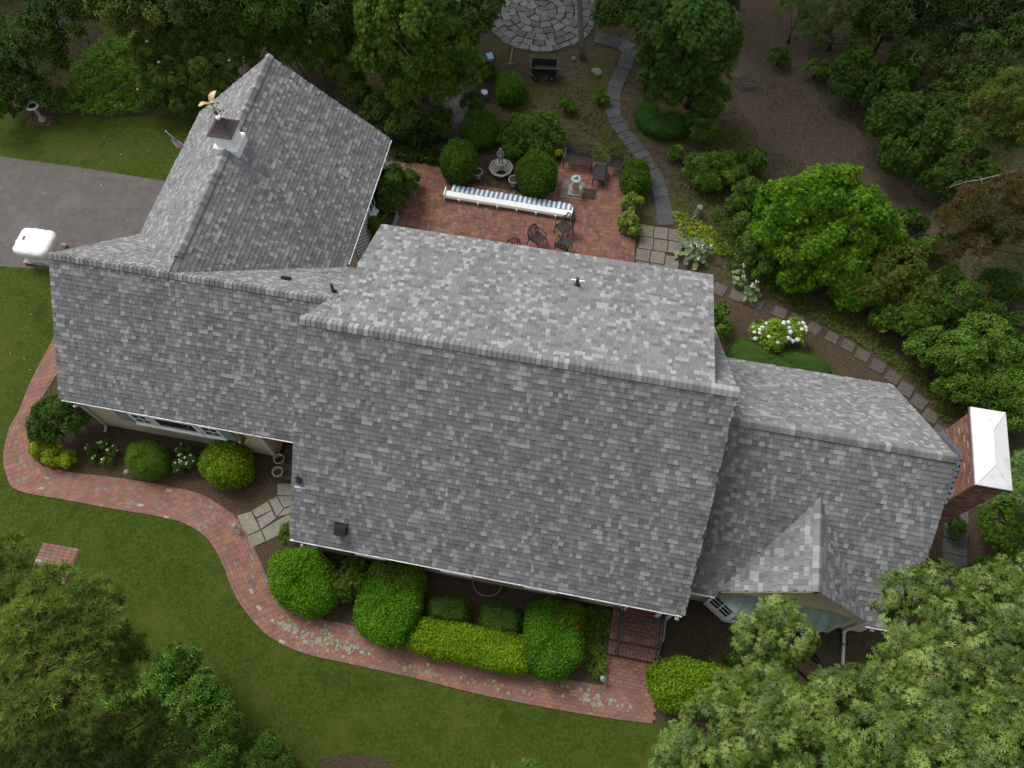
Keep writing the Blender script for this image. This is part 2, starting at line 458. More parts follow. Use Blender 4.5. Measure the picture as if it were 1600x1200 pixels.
def clipped(name, label, cat, poly, h, leaf, dens, cols, group=None, dome=.25, kind='leaf', z0=0.0, material=None, bulge=.12, patches=None):
    """a clipped shrub or hedge: outline poly (ground pixels at mid height), height h, rounded top"""
    P = np.array([at(u, v, h*.55)[:2] for u, v in poly])
    P = spline(np.vstack([P, P[:1]]), 41)[:-1]
    c = P.mean(0)
    rad = np.linalg.norm(P-c, axis=1).mean()
    root = empty(name, (c[0], c[1], z0))
    Q = P-c
    prof = [(.82, .02), (.96, .18), (1.0, .42), (.99, .62), (.94, .8), (.84, .92), (.68, .985), (.45, 1.01), (.2, 1.02)]
    if dome > .5: prof = [(.75, .02), (.93, .15), (1.0, .38), (.96, .58), (.86, .75), (.70, .88), (.5, .96), (.28, 1.0), (.1, 1.01)]
    ph = RNG.uniform(0, 6.28, 6)
    def bump(x, y, z):
        return 1+.035*np.sin(7*x/rad+ph[0]+3*z)+.035*np.sin(6*y/rad+ph[1]-4*z)+.02*np.sin(17*x/rad+ph[2])+.02*np.sin(15*y/rad+11*z+ph[3])
    V = []
    for s, q in prof:
        b = bump(Q[:, 0], Q[:, 1], q)
        V.append(np.c_[Q*s*b[:, None], np.full(len(Q), q*h)*(b if q > .5 else 1)])
    n = len(Q); m = len(prof)
    V = np.vstack(V+[np.array([[0, 0, h*1.0]])])
    F = [(i*n+k, i*n+(k+1) % n, (i+1)*n+(k+1) % n, (i+1)*n+k) for i in range(m-1) for k in range(n)]
    T3 = []
    for f in F: T3 += [(f[0], f[1], f[2]), (f[0], f[2], f[3])]
    T3 += [((m-1)*n+k, (m-1)*n+(k+1) % n, m*n) for k in range(n)]
    T3 = np.array(T3)
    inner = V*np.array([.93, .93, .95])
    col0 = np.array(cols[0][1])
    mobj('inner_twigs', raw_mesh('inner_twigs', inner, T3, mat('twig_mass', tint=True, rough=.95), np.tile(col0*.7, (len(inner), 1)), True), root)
    A, B, C = V[T3[:, 0]], V[T3[:, 1]], V[T3[:, 2]]
    nr = np.cross(B-A, C-A); ar = np.linalg.norm(nr, axis=1)/2
    N = int(dens*ar.sum()*.85)
    k = RNG.choice(len(T3), N, p=ar/ar.sum())
    u = RNG.random(N); v = RNG.random(N); fl = u+v > 1; u[fl] = 1-u[fl]; v[fl] = 1-v[fl]
    pts = A[k]+(B-A)[k]*u[:, None]+(C-A)[k]*v[:, None]
    nn = nr[k]/(2*ar[k][:, None]+1e-9)
    pts = pts+nn*RNG.normal(-.008, .036, (N, 1))*(1 if h > .5 else .6)
    T = pick_cols(N, cols, .17)
    # natural colour drift over the shrub and, if asked, patches of fresh orange growth
    dr = np.sin(pts[:, 0]*2.3+ph[4])*np.sin(pts[:, 1]*2.9+ph[5])
    T *= (1+.13*dr)[:, None]
    if patches:
        pc, amt, sc = patches
        q = np.sin(pts[:, 0]*sc+ph[0])+np.sin(pts[:, 1]*sc*1.3+ph[1])+np.sin((pts[:, 0]-pts[:, 1])*sc*.7+ph[2])
        hit = (q > 1.1) & (pts[:, 2] > h*.6) & (RNG.random(N) < amt)
        T[hit] = pick_cols(hit.sum(), [(1, pc)], .2)
    Vv, Ff, Tt = leaves(pts, nn+np.array([0, 0, .25]), leaf*RNG.uniform(.7, 1.3, N), kind, T, .55)
    mobj('foliage', raw_mesh('foliage', Vv, Ff, material or M_LEAF, Tt), root)
    return tag(root, label, cat, group)

def scatter(name, label, cat, poly, kind, leaf, dens, cols, h=(0.0, .1), up=.8, group=None, z0=0.0, material=None, hole=None, stuff=True, jitter=.4, lumpy=0.0):
    """ground cover over a polygon given in ground pixels"""
    P = np.array([at(u, v)[:2] for u, v in poly])
    lo, hi = P.min(0), P.max(0)
    n = int(dens*(hi-lo).prod())
    q = RNG.uniform(lo, hi, (n, 2))
    q = q[inpoly(q, P)]
    for hp in (hole or []):
        q = q[~inpoly(q, hp)]
    n = len(q)
    z = RNG.uniform(h[0], h[1], n)
    if lumpy:
        ph = RNG.uniform(0, 6, 4)
        k = (np.sin(q[:, 0]*3.1+ph[0])*np.sin(q[:, 1]*3.7+ph[1])+np.sin(q[:, 0]*7+ph[2])*np.sin(q[:, 1]*6+ph[3]))*.5
        z = z*(1+lumpy*k); keep = RNG.random(n) < .75+.5*k; q, z = q[keep], z[keep]; n = len(q)
    pts = np.c_[q, z0+z]
    T = pick_cols(n, cols, .18)
    nn = np.tile([0, 0, up], (n, 1))
    V, F, Tt = leaves(pts, nn, leaf*RNG.uniform(.6, 1.3, n), kind, T, jitter)
    o = mobj(name, raw_mesh(name, V, F, material or M_LEAF, Tt))
    tag(o, label, cat, group, 'stuff' if stuff else None)
    return o

def sheet(name, poly, z, material, kind='structure', px=True, rough=0):
    P = [tuple(at(u, v)[:2]) for u, v in poly] if px else poly
    if rough:
        Q = []
        for a, b in zip(P, P[1:]+P[:1]):
            a, b = np.array(a), np.array(b); n = max(1, int(np.linalg.norm(b-a)/(.12 if rough < .1 else .55)))
            for i in range(n):
                p = a+(b-a)*i/n; Q.append((p[0]+rough*(math.sin(p[0]*5+p[1]*3)*.5+random.gauss(0, .5)), p[1]+rough*(math.sin(p[1]*4.3-p[0]*2)*.5+random.gauss(0, .5))))
        P = Q
    me = raw_mesh(name, np.array([(p[0], p[1], z) for p in P]), [list(range(len(P)))], material)
    if me.polygons[0].normal.z < 0: me.flip_normals()
    o = mobj(name, me)
    return tag(o, kind=kind)

# ================================================================== THE SETTING: ground, lawns, drive, paths
M_SOIL = mat('forest_floor', (.062, .049, .034), .95, noise=(5, .35), bump=(14, .9, .05), spec=.1,
             noise2=[(.55, (.052, .056, .020), .47, .62), (9, (.105, .082, .056), .62, .74), (2.2, (.040, .031, .022), .56, .7)])
M_MULCH = mat('bark_mulch', (.066, .047, .033), .95, noise=(22, .45), bump=(30, .9, .03), spec=.1, noise2=[(6, (.105, .08, .06), .6, .74)])
M_DIRT = mat('bare_dirt', (.078, .058, .044), .95, noise=(9, .25), bump=(25, .7, .02), spec=.1, noise2=[(1.1, (.07, .065, .032), .58, .72), (16, (.15, .12, .09), .66, .74)])
M_LAWN = mat('lawn_turf', (.049, .073, .009), .95, noise=(9, .34), bump=(30, .9, .04), spec=.1,
             noise2=[(.45, (.068, .084, .014), .48, .68), (2.6, (.030, .058, .006), .55, .7), (24, (.075, .085, .02), .60, .72), (.9, (.033, .053, .006), .55, .68), (5, (.10, .08, .026), .68, .76)])
M_ASPHALT = mat('driveway_asphalt', (.105, .096, .092), .9, noise=(3, .12), bump=(80, .5, .006), spec=.2,
                noise2=[(.7, (.13, .118, .112), .5, .66), (2.3, (.085, .078, .076), .58, .7), (5, (.115, .085, .065), .70, .78)])
M_BED = mat('sand_joint', (.12, .088, .07), .95, noise=(20, .3))

ground = sheet('ground', [(-600, -600), (600, -600), (600, 900), (-600, 900)], -.02, M_SOIL, px=False)

WALK_OUT = [(88, 522), (70, 555), (47, 600), (30, 642), (15, 670), (6, 710), (10, 740), (27, 765), (100, 780), (175, 794), (250, 807), (287, 817), (317, 835), (337, 860),
            (350, 887), (370, 935), (400, 975), (430, 1000), (480, 1022), (560, 1040), (650, 1060), (750, 1085), (850, 1105), (950, 1122), (1020, 1131)]
WALK_IN = [(112, 540), (92, 580), (67, 622), (50, 645), (45, 668), (47, 697), (52, 715), (70, 729), (105, 737), (175, 746), (262, 760), (312, 772), (345, 790), (370, 810),
           (390, 840), (408, 878), (428, 920), (455, 953), (500, 968), (560, 980), (680, 1018), (760, 1038), (850, 1055), (950, 1072), (1024, 1086)]
LAWN_POLY = [(-330, 405), (0, 415), (78, 420)]+WALK_OUT+[(1040, 1128), (1210, 1210), (1330, 1420), (-400, 1420)]
sheet('lawn', LAWN_POLY, 0.0, M_LAWN)
sheet('lawn', [(-330, 160), (0, 178), (60, 182), (170, 187), (230, 180), (300, 186), (335, 235), (256, 284), (130, 263), (0, 245), (-330, 200)], 0.0, M_LAWN)
sheet('driveway', [(-420, 190), (-330, 199), (0, 244.5), (130, 262.5), (256, 283), (290, 300), (290, 430), (78, 421), (0, 416), (-330, 406), (-420, 403)], .004, M_ASPHALT)
sheet('garden_bed', [(112, 540)]+WALK_IN[1:14]+[(400, 860), (455, 860), (455, 700), (300, 600)], .003, M_MULCH)
sheet('garden_bed', [(400, 862), (408, 878)]+WALK_IN[16:24]+[(960, 1072), (965, 940), (620, 840), (470, 800)], .004, M_MULCH)
sheet('garden_bed', [(1028, 960), (1022, 1131), (1040, 1128), (1210, 1210), (1700, 1210), (1700, 700), (1400, 760)], .002, M_MULCH)
sheet('garden_bed', [(470, 1230), (487, 1203), (505, 1184), (545, 1176), (592, 1184), (620, 1199), (660, 1215), (660, 1300), (470, 1300)], .006, M_MULCH)
sheet('dirt_yard', [(1165, -60), (1235, -10), (1262, 70), (1275, 130), (1300, 178), (1345, 200), (1362, 245), (1430, 310), (1560, 400), (1460, 480), (1400, 330), (1280, 260),
                    (1190, 235), (1140, 130), (1150, 40)], -.014, M_DIRT, rough=.22)
sheet('dirt_yard', [(1113, 440), (1180, 462), (1260, 490), (1350, 545), (1420, 590), (1480, 650), (1470, 700), (1380, 640), (1120, 560)], -.012, M_MULCH, rough=.12)

GREENS = [(5, (.030, .052, .006)), (3, (.044, .068, .010)), (2, (.024, .040, .005)), (.4, (.075, .07, .02))]
vis = [(-40, 414), (78, 421)]+WALK_OUT+[(1040, 1128), (1120, 1180), (1130, 1225), (-40, 1225)]
scatter('grass', 'short mown grass of the front lawn beside the brick walk', 'grass', vis, 'blade', .055, 700, GREENS, (0, .004), .9, jitter=.55, lumpy=.3)
scatter('grass', 'short mown grass between the driveway and the woods', 'grass', [(-20, 178), (60, 182), (170, 187), (230, 180), (300, 186), (335, 235), (256, 282), (130, 262), (0, 243), (-20, 240)],
        'blade', .06, 450, GREENS, (0, .004), .9, jitter=.55, lumpy=.3)
LITTER = [(3, (.13, .085, .05)), (3, (.095, .062, .042)), (1, (.20, .15, .10)), (2, (.06, .042, .03))]
scatter('leaf_litter', 'brown fallen leaves and needles on the woodland floor', 'leaf litter',
        [(-40, -40), (1640, -40), (1640, 640), (1500, 660), (1380, 600), (1115, 430), (1060, 350), (1040, 250), (960, 170), (800, 240), (690, 240), (620, 250), (600, 200), (420, 60), (280, 170), (-40, 175)],
        'leaf', .06, 55, LITTER, (0, .01), .9, z0=-.018, jitter=.25)
scatter('bark_chips', 'brown bark chips of the planting beds around the house', 'mulch',
        [(112, 545)]+WALK_IN[2:14]+[(440, 760), (440, 690), (200, 640)], 'leaf', .04, 220, LITTER, (0, .008), .9, z0=.006, jitter=.3)
scatter('bark_chips', 'brown bark chips below the front eave and hedges', 'mulch',
        [(430, 915)]+WALK_IN[17:24]+[(960, 950), (500, 855)], 'leaf', .04, 200, LITTER, (0, .008), .9, z0=.006, jitter=.3)
scatter('bark_chips', 'dark bark chips under the oak beside the entry', 'mulch',
        [(1045, 970), (1040, 1050), (1140, 1100), (1450, 1080), (1500, 900), (1440, 930), (1400, 990)], 'leaf', .045, 150, LITTER, (0, .008), .9, z0=.004, jitter=.3)

# --- brick walkway: courses of bricks following its curve
REDS = [(5, (.222, .110, .086)), (3, (.200, .104, .084)), (2, (.245, .128, .095)), (1.8, (.170, .112, .094)), (.5, (.19, .16, .14)), (.08, (.32, .285, .24))]
def red(k=1.0, pal=REDS):
    c = random.choices([q[1] for q in pal], [q[0] for q in pal])[0]
    return tuple(max(0, x*k*random.uniform(.93, 1.07)) for x in c)
OUT = spline([at(u, v)[:2] for u, v in WALK_OUT], 420)
INN = spline([at(u, v)[:2] for u, v in WALK_IN], 420)
walk_poly = [tuple(p) for p in OUT]+[tuple(p) for p in INN[::-1]]
walk = sheet('brick_walkway', walk_poly, .018, M_BED, px=False)
items = []
WID = np.linalg.norm(OUT-INN, axis=1)
rows = int(WID.max()/.107)
for r in range(rows):
    off = .052+r*.107
    t = np.clip(off/WID, 0, 1)[:, None]
    C = OUT*(1-t)+INN*t
    s = np.r_[0, np.cumsum(np.linalg.norm(np.diff(C, axis=0), axis=1))]
    n = int(s[-1]/.208)
    pos = (np.arange(n)+.5*(r % 2)+.3)*s[-1]/n
    for q in pos:
        i = min(len(C)-2, np.searchsorted(s, q)); d = C[i+1]-C[max(0, i-1)]
        left = WID[i]-(off-.052)
        if left < .05: continue
        bwid = min(.102, left-.004)
        x, y = np.interp(q, s, C[:, 0]), np.interp(q, s, C[:, 1])
        if left < .103:
            v_ = (INN[i]-OUT[i])/WID[i]; x -= v_[0]*(.103-left)/2; y -= v_[1]*(.103-left)/2
        items.append([x, y, math.atan2(d[1], d[0])+random.gauss(0, .010), min(.203, s[-1]/n-.005), bwid, .004, .028+random.uniform(0, .005), *red()])
place_pieces(items, walk, 'brick', 'brick_field', M_BRICK)
# lichen spots on the walk
mb = MB()
LC = [((500, 1000), 45, 18, 120), ((445, 975), 22, 12, 45), ((560, 1015), 30, 12, 30), ((640, 1040), 60, 9, 30), ((760, 1068), 90, 8, 22), ((930, 1095), 70, 14, 55), ((885, 1075), 50, 10, 20)]
for (c, su, sv, n) in LC:
    for k in range(n):
        du = random.gauss(0, .5)
        p = at(c[0]+du*su, c[1]+du*su*.24+random.gauss(0, .45)*sv)
        if not inpoly(p[None, :2], walk_poly)[0]: continue
        q = random.choice((.018, .025, .035, .055, .07))
        m = 7; ph = random.random()*6
        poly = [(p[0]+q*random.uniform(.6, 1.1)*math.cos(ph+2*math.pi*j/m), p[1]+q*random.uniform(.6, 1.1)*math.sin(ph+2*math.pi*j/m)) for j in range(m)]
        mb.prism(poly, .028, .0365+random.uniform(0, .002), jit((.22, .225, .155), .2))
o = mb.build('lichen', mat('lichen', tint=True, rough=.95, noise=(40, .2)), tint=True)
tag(o, 'pale green lichen spots on the front brick walk', 'lichen', kind='stuff')

# --- brick pad in the lawn under the pines
pad_root = sheet('brick_pad', [(68, 848), (126, 858), (108, 902), (60, 900)], .006, M_BED)
items = []
a0 = at(68, 848)[:2]; a1 = at(126, 858)[:2]; d = (a1-a0)/np.linalg.norm(a1-a0); e = np.array([d[1], -d[0]])
for i in range(6):
    for j in range(11):
        p = a0+d*(i*.208+.1)+e*(j*.105+.05)
        items.append([p[0], p[1], math.atan2(d[1], d[0])+random.gauss(0, .02), .2, .098, .002, .03, *red(1.05)])
place_pieces(items, pad_root, 'brick', 'brick_field', M_BRICK)

# --- brick patio behind the house, basket weave
PATIO = [(600, 262), (612, 252), (655, 256), (690, 261), (697, 276), (718, 297), (745, 290), (790, 297), (830, 311), (866, 301), (873, 262), (880, 246), (925, 254), (974, 262), (984, 300),
         (971, 330), (966, 366), (993, 374), (991, 415), (1000, 440), (640, 400), (540, 420), (560, 330)]
patio_w = [tuple(at(u, v)[:2]) for u, v in PATIO]
patio = sheet('brick_patio', patio_w, .016, M_BED, px=False)
PREDS = [(5, (.215, .100, .074)), (3, (.185, .090, .068)), (2, (.25, .125, .09)), (1.5, (.135, .088, .072)), (.6, (.18, .145, .12))]
items = []
H0 = np.array([w2h((*p, 0)) for p in patio_w])
for i in range(int((H0[:, 0].max()-H0[:, 0].min())/.206)+2):
    for j in range(int((H0[:, 1].max()-H0[:, 1].min())/.206)+2):
        cx, cy = H0[:, 0].min()+i*.206, H0[:, 1].min()+j*.206
        for k in (-1, 1):
            dx, dy = (0, k*.0515) if (i+j) % 2 else (k*.0515, 0)
            p = h2w(cx+dx, cy+dy)
            if not inpoly(p[None, :2], patio_w)[0] or cy+dy < 13.45: continue
            wv = .85+.28*math.sin(cx*1.3+1)*math.sin(cy*1.7)+.1*math.sin(cx*3.1)*math.sin(cy*2.7+1)
            items.append([p[0], p[1], YAW+(0 if (i+j) % 2 else math.pi/2)+random.gauss(0, .015), .2015, .0995, 0, .026+random.uniform(0, .006), *red(.92+.25*(wv-.85), PREDS)])
place_pieces(items, patio, 'brick', 'brick_field', M_BRICK)

# --- slabs: helper for single stones that are parts of a path
def slab(parent, poly, z0, z1, tint, name='flagstone'):
    c = np.mean(np.array(poly), axis=0)
    mb = MB(); n = len(poly)
    inn = [tuple(c+(np.array(p)-c)*.965) for p in poly]
    V = [(p[0]-c[0], p[1]-c[1], 0) for p in poly]+[(p[0]-c[0], p[1]-c[1], z1-z0-.008) for p in poly]+[(p[0]-c[0], p[1]-c[1], z1-z0) for p in inn]
    if np.cross(np.array(poly[1])-np.array(poly[0]), np.array(poly[2])-np.array(poly[1])) < 0:
        V = V[:n][::-1]+V[n:2*n][::-1]+V[2*n:][::-1]
    F = [(i, (i+1) % n, n+(i+1) % n, n+i) for i in range(n)]+[(n+i, n+(i+1) % n, 2*n+(i+1) % n, 2*n+i) for i in range(n)]+[list(range(2*n, 3*n))]
    mb.add(V, F, tint)
    o = mb.build(name, M_STONE, parent, tint=True)
    o.location = (c[0], c[1], z0)
    o.rotation_euler = (random.gauss(0, .012), random.gauss(0, .012), 0)
    return o

def ribbon_path(name, ctr, width, step, tint, z1=.02, gap=.02, jitter=.02):
    """a path of single slabs laid across its centre line (ground pixels)"""
    C = spline([at(u, v)[:2] for u, v in ctr], 300)
    s = np.r_[0, np.cumsum(np.linalg.norm(np.diff(C, axis=0), axis=1))]
    T = np.gradient(C, axis=0); T /= np.linalg.norm(T, axis=1)[:, None]; Nn = np.c_[-T[:, 1], T[:, 0]]
    L = C+Nn*width/2; Rr = C-Nn*width/2
    root = sheet(name, [tuple(p) for p in L]+[tuple(p) for p in Rr[::-1]], -.008, M_BED, px=False)
    q = 0
    while q < s[-1]-.15:
        l = step*random.uniform(.8, 1.25)
        def P(t, side):
            t = min(max(t, 0), s[-1]); A = L if side > 0 else Rr
            return np.array([np.interp(t, s, A[:, 0]), np.interp(t, s, A[:, 1])])+np.array([random.gauss(0, jitter), random.gauss(0, jitter)])
        poly = [P(q+gap/2, -1), P(q+l-gap/2, -1), P(q+l-gap/2, 1), P(q+gap/2, 1)]
        slab(root, poly, -.01, z1+random.uniform(-.005, .008), jit(tint, .14))
        q += l
    return root
BLUE = (.072, .075, .076)
ribbon_path('bluestone_path', [(1040, 353), (1036, 320), (1027, 285), (1008, 250), (985, 220), (965, 192), (957, 165), (962, 135), (975, 105), (985, 78)], .62, .42, BLUE)
ribbon_path('bluestone_path', [(985, 78), (968, 68), (948, 62), (930, 58)], .7, .55, (.075, .078, .075))
ribbon_path('bluestone_path', [(690, 243), (706, 232), (716, 210), (721, 185), (712, 158), (700, 140)], .66, .45, (.062, .062, .06))
ribbon_path('side_stone_path', [(1495, 790), (1493, 830), (1492, 870), (1494, 915), (1500, 960)], .75, .55, (.10, .098, .085))

# --- square pavers at the corner of the patio
pv = empty('paver_landing', h2w(*hat(1025, 385)[:2], 0)); tag(pv, kind='structure')
o0 = hat(1001, 351)
for i in range(3):
    for j in range(5):
        x, y = o0[0]+i*.56+.05*(j % 2), o0[1]-.58*j-(.12 if i == 2 and j > 1 else 0)
        if y < 13.4: continue
        poly = [h2w(x+a*.53, y-b*.55)[:2]-np.array(pv.location[:2]) for a, b in ((0, 0), (1, 0), (1, 1), (0, 1))]
        slab(pv, poly, -.01, .03, jit((.155, .135, .112), .10), 'paver')

# --- square stepping stones towards the chimney
STEPS = [(1124, 452), (1150, 462), (1183, 474), (1219, 488), (1245, 500), (1272, 513), (1300, 527), (1325, 540), (1348, 555), (1372, 572), (1395, 590), (1415, 608), (1436, 628), (1454, 650), (1470, 676)]
st = empty('stepping_stone_path', at(1300, 540)); tag(st, kind='structure')
for k, (u, v) in enumerate(STEPS):
    p = at(u, v)[:2]-np.array(st.location[:2]); a = YAW-.25-.02*k+random.gauss(0, .08); q = .235*random.uniform(.92, 1.08)
    poly = [(p[0]+q*(math.cos(a)*x-math.sin(a)*y), p[1]+q*(math.sin(a)*x+math.cos(a)*y)) for x, y in ((-1, -1), (1, -1), (1, 1), (-1, 1))]
    slab(st, poly, -.02, .022, jit((.092, .082, .070), .14), 'stepping_stone')

# --- stone landing at the side entry
fl = empty('flagstone_landing', at(420, 790)); tag(fl, kind='structure')
for poly in [[(371, 806), (393, 799), (407, 828), (384, 838)], [(385, 839), (408, 829), (415, 846), (395, 856)],
             [(394, 798), (419, 783), (425, 797), (401, 809)], [(402, 811), (425, 798), (432, 810), (408, 827)], [(421, 782), (433, 776), (443, 795), (433, 808)],
             [(409, 828), (452, 803), (458, 826), (417, 846)], [(434, 808), (444, 796), (458, 790), (458, 801)], [(434, 775), (458, 776), (458, 789), (444, 794)],
             [(434, 756), (460, 756), (460, 775), (434, 774)]]:
    slab(fl, [tuple(at(u, v)[:2]-np.array(fl.location[:2])) for u, v in poly], -.01, .03, jit((.20, .185, .155), .12))

# --- round flagstone terrace at the edge of the woods
tc_ = np.array([1.85, 30.75]); TR = 2.62
terr = sheet('flagstone_terrace', [(tc_[0]+TR*1.03*math.cos(a), tc_[1]+TR*1.03*math.sin(a)) for a in np.linspace(0, 2*math.pi, 48, endpoint=False)], -.008,
             mat('terrace_joint', (.04, .038, .03), .95, noise=(10, .4)), px=False)
rad = [0, .34, .74, 1.14, 1.52, 1.9, 2.28, 2.62]
for k in range(len(rad)-1):
    r0, r1 = rad[k], rad[k+1]
    n = max(3, int(round(2*math.pi*(r0+r1)/2/.47)))
    cuts = np.linspace(0, 2*math.pi, n, endpoint=False)+random.random()+RNG.uniform(-.16, .16, n)/max(1, (r0+r1)/1.0)
    cuts = np.sort(cuts)
    for i in range(n):
        a, b = cuts[i], cuts[(i+1) % n]+(2*math.pi if i == n-1 else 0)
        g = .022/max(.3, (r0+r1)/2)
        j = lambda: random.uniform(-.05, .05)
        pts = []
        for (rq, aq) in ((r0+.02, a+g), (r1-.02, a+g), (r1-.02+j()*.4, (a+b)/2), (r1-.02, b-g), (r0+.02, b-g)):
            rq = max(.02, rq+j()); aa = aq+j()/max(.5, rq)*.6
            pts.append((tc_[0]+rq*math.cos(aa), tc_[1]+rq*math.sin(aa)))
        pts = pts[::-1] if np.cross(np.array(pts[1])-pts[0], np.array(pts[2])-pts[1]) < 0 else pts
        slab(terr, pts, -.012, .02+random.uniform(-.006, .008), jit(random.choice([(.125, .128, .124), (.15, .154, .148), (.105, .11, .11), (.118, .108, .102), (.165, .165, .158)]), .08))

# ================================================================== THE HOUSE
house = empty('house', (0, 0, 0), YAW)
tag(house, 'long beige house with grey shingled gable roofs, seen from above', 'house')
SH_E = .143
def shade_tint(n):
    r = RNG.random(n)
    base = np.where(r < .22, RNG.uniform(.235, .305, n), np.where(r < .84, RNG.uniform(.157, .203, n), RNG.uniform(.125, .15, n)))
    hue = RNG.choice(3, n, p=[.55, .25, .20])
    H_ = np.array([(1, 1, 1.015), (1.025, 1.0, .975), (.98, 1.0, 1.0)])[hue]
    return base[:, None]*H_
SH_V = None
def shingle_arrays(S, O, U, V, Nn):
    """S rows: u, v, width, thickness, r, g, b"""
    n = len(S)
    u, v, wd, th = S[:, 0], S[:, 1], S[:, 2], S[:, 3]
    e = SH_E+.012
    def P(uu, vv, hh): return O+uu[:, None]*U+vv[:, None]*V+hh[:, None]*Nn
    z = np.zeros(n)+.001
    a, b, c, d = P(u, v, th), P(u+wd, v, th), P(u+wd, v+e, z), P(u, v+e, z)
    a0, b0 = P(u, v, z), P(u+wd, v, z)
    X = np.stack([a, b, c, d, a0, b0, b, a, a0, a, d, b, b0, c], 1)
    f4 = np.array([(0, 1, 2, 3), (4, 5, 6, 7)]); f3 = np.array([(8, 9, 10), (11, 12, 13)])
    T = np.repeat(S[:, 4:7], 14, axis=0).reshape(n, 14, 3).copy()
    T[:, 4:8] = .03
    tri = np.array([(0, 1, 2), (0, 2, 3), (4, 5, 6), (4, 6, 7), (8, 9, 10), (11, 12, 13)])
    F = (tri[None]+14*np.arange(n)[:, None, None]).reshape(-1, 3)
    return X.reshape(-1, 3), F, T.reshape(-1, 3)

def roof_plane(name, O, U, V, L, W, own=0, hide=None, label=None, thick=.10, notch=None):
    O, U, V = np.array(O, float), np.array(U, float), np.array(V, float)
    V = V/np.linalg.norm(V); Nn = np.cross(U, V)
    mb = MB()
    rects = [(0, L, 0, W)] if notch is None else [(0, notch[0], 0, W), (notch[0], notch[1], notch[2], W), (notch[1], L, 0, W)]
    for (ua, ub, va, vb) in rects:
        q = [O+U*ua+V*va, O+U*ub+V*va, O+U*ub+V*vb, O+U*ua+V*vb]
        mb.add([p-Nn*.002 for p in q]+[p-Nn*thick for p in q], [(0, 1, 2, 3), (7, 6, 5, 4), (0, 4, 5, 1), (1, 5, 6, 2), (2, 6, 7, 3), (3, 7, 4, 0)])
    deck = mb.build(name, M_DECK, house)
    if label: deck['label'] = label
    nrow = int(W/SH_E)
    S = []
    for i in range(nrow):
        u = -.0; v = i*SH_E
        while u < L-.02:
            wd = random.choice((.09, .11, .12, .13, .14, .15, .16, .18)) if random.random() > .05 else random.uniform(.24, .34)
            wd = min(wd, L-u)
            if wd < .05: break
            S.append((u+.003, v, wd-.006, random.choice((.010, .015, .020))))
            u += wd
    S = np.array(S)
    if hide is not None:
        c = O+(S[:, 0]+S[:, 2]/2)[:, None]*U+(S[:, 1]+.07)[:, None]*V
        S = S[~hide(c)]
    T0 = shade_tint(len(S))
    ph = RNG.uniform(0, 6.28, 4)                      # slow drift from bundle to bundle and down the slope
    T0 *= (1+.035*np.sin(S[:, 0]*.9+ph[0])*np.sin(S[:, 1]*.7+ph[1])+.035*np.sin(S[:, 0]*3.1+ph[2]+.8*np.sin(S[:, 1]*.5+ph[3])))[:, None]
    S = np.c_[S, T0]
    idx = np.arange(len(S))
    if own:
        c = O+(S[:, 0]+S[:, 2]/2)[:, None]*U+(S[:, 1]+.07)[:, None]*V
        d = np.linalg.norm(c-np.array([0, 0, CAM_H]), axis=1)
        order = np.argsort(-(S[:, 2]/d**2))[:own]
        rest = np.setdiff1d(idx, order)
        ang = Matrix((tuple(U)+(0,), tuple(V)+(0,), tuple(Nn)+(0,), (0, 0, 0, 1))).transposed()
        cache = {}
        for i in order:
            s = S[i]; key = (round(s[2], 2), round(float(s[4]), 2))
            if key not in cache:
                X, F, T = shingle_arrays(np.array([[0, 0, s[2], .014, *s[4:7]]]), np.zeros(3), np.array([1., 0, 0]), np.array([0, 1., 0]), np.array([0, 0, 1.]))
                cache[key] = raw_mesh('shingle', X, F, M_SHINGLE, T)
            o = bpy.data.objects.new('shingle', cache[key])
            p = O+s[0]*U+s[1]*V
            o.matrix_local = Matrix.Translation(Vector(p)) @ ang
            link(o, deck)
    else: rest = idx
    X, F, T = shingle_arrays(S[rest], O, U, V, Nn)
    tag(mobj('shingle_field', raw_mesh('shingle_field', X, F, M_SHINGLE, T), deck), kind='stuff')
    return deck

X1 = (1, 0, 0); X_1 = (-1, 0, 0); Y1 = (0, 1, 0); Y_1 = (0, -1, 0)
def hyp(a, b): return math.hypot(a, b)
zLr = lambda y: 2.195+(13.83-y)*1.0209           # rear plane of the garden-side wing
zG = lambda x: 5.513-abs(x+12.70)*.858           # garage planes
r_main = roof_plane('roof', (-7.754, 4.232, 2.395), X1, (0, 4.778, 4.648), 11.574, hyp(4.778, 4.648), own=300, label='tall front roof slope over the middle of the house')
roof_plane('roof', (3.224, 13.757, 5.115), X_1, (0, -4.747, 1.943), 10.314, hyp(4.747, 1.943), label='shallow rear roof slope above the patio')
roof_plane('roof', (3.82, 13.4, 2.773), X_1, (0, -4.39, 4.27), .70, hyp(4.39, 4.27))
roof_plane('roof', (-6.98, 13.4, 2.773), X_1, (0, -4.39, 4.27), .774, hyp(4.39, 4.27))
r_left = roof_plane('roof', (-16.57, 7.232, 2.23), X1, (0, 3.348, 3.283), 8.95, hyp(3.348, 3.283), label='front roof slope of the left wing')
roof_plane('roof', (-7.62, 13.83, 2.195), X_1, (0, -3.25, 3.318), 8.95, hyp(3.25, 3.318), hide=lambda c: zG(c[:, 0]) > c[:, 2]+.15)
r_gar = roof_plane('roof', (-8.87, 10.6, 2.23), Y1, (-3.83, 0, 3.283), 9.17, hyp(3.83, 3.283), hide=lambda c: zLr(c[:, 1]) > c[:, 2]+.15, label='patio side roof slope of the garage wing')
roof_plane('roof', (-16.57, 19.77, 2.195), Y_1, (3.87, 0, 3.318), 9.17, hyp(3.87, 3.318), hide=lambda c: zLr(c[:, 1]) > c[:, 2]+.15)
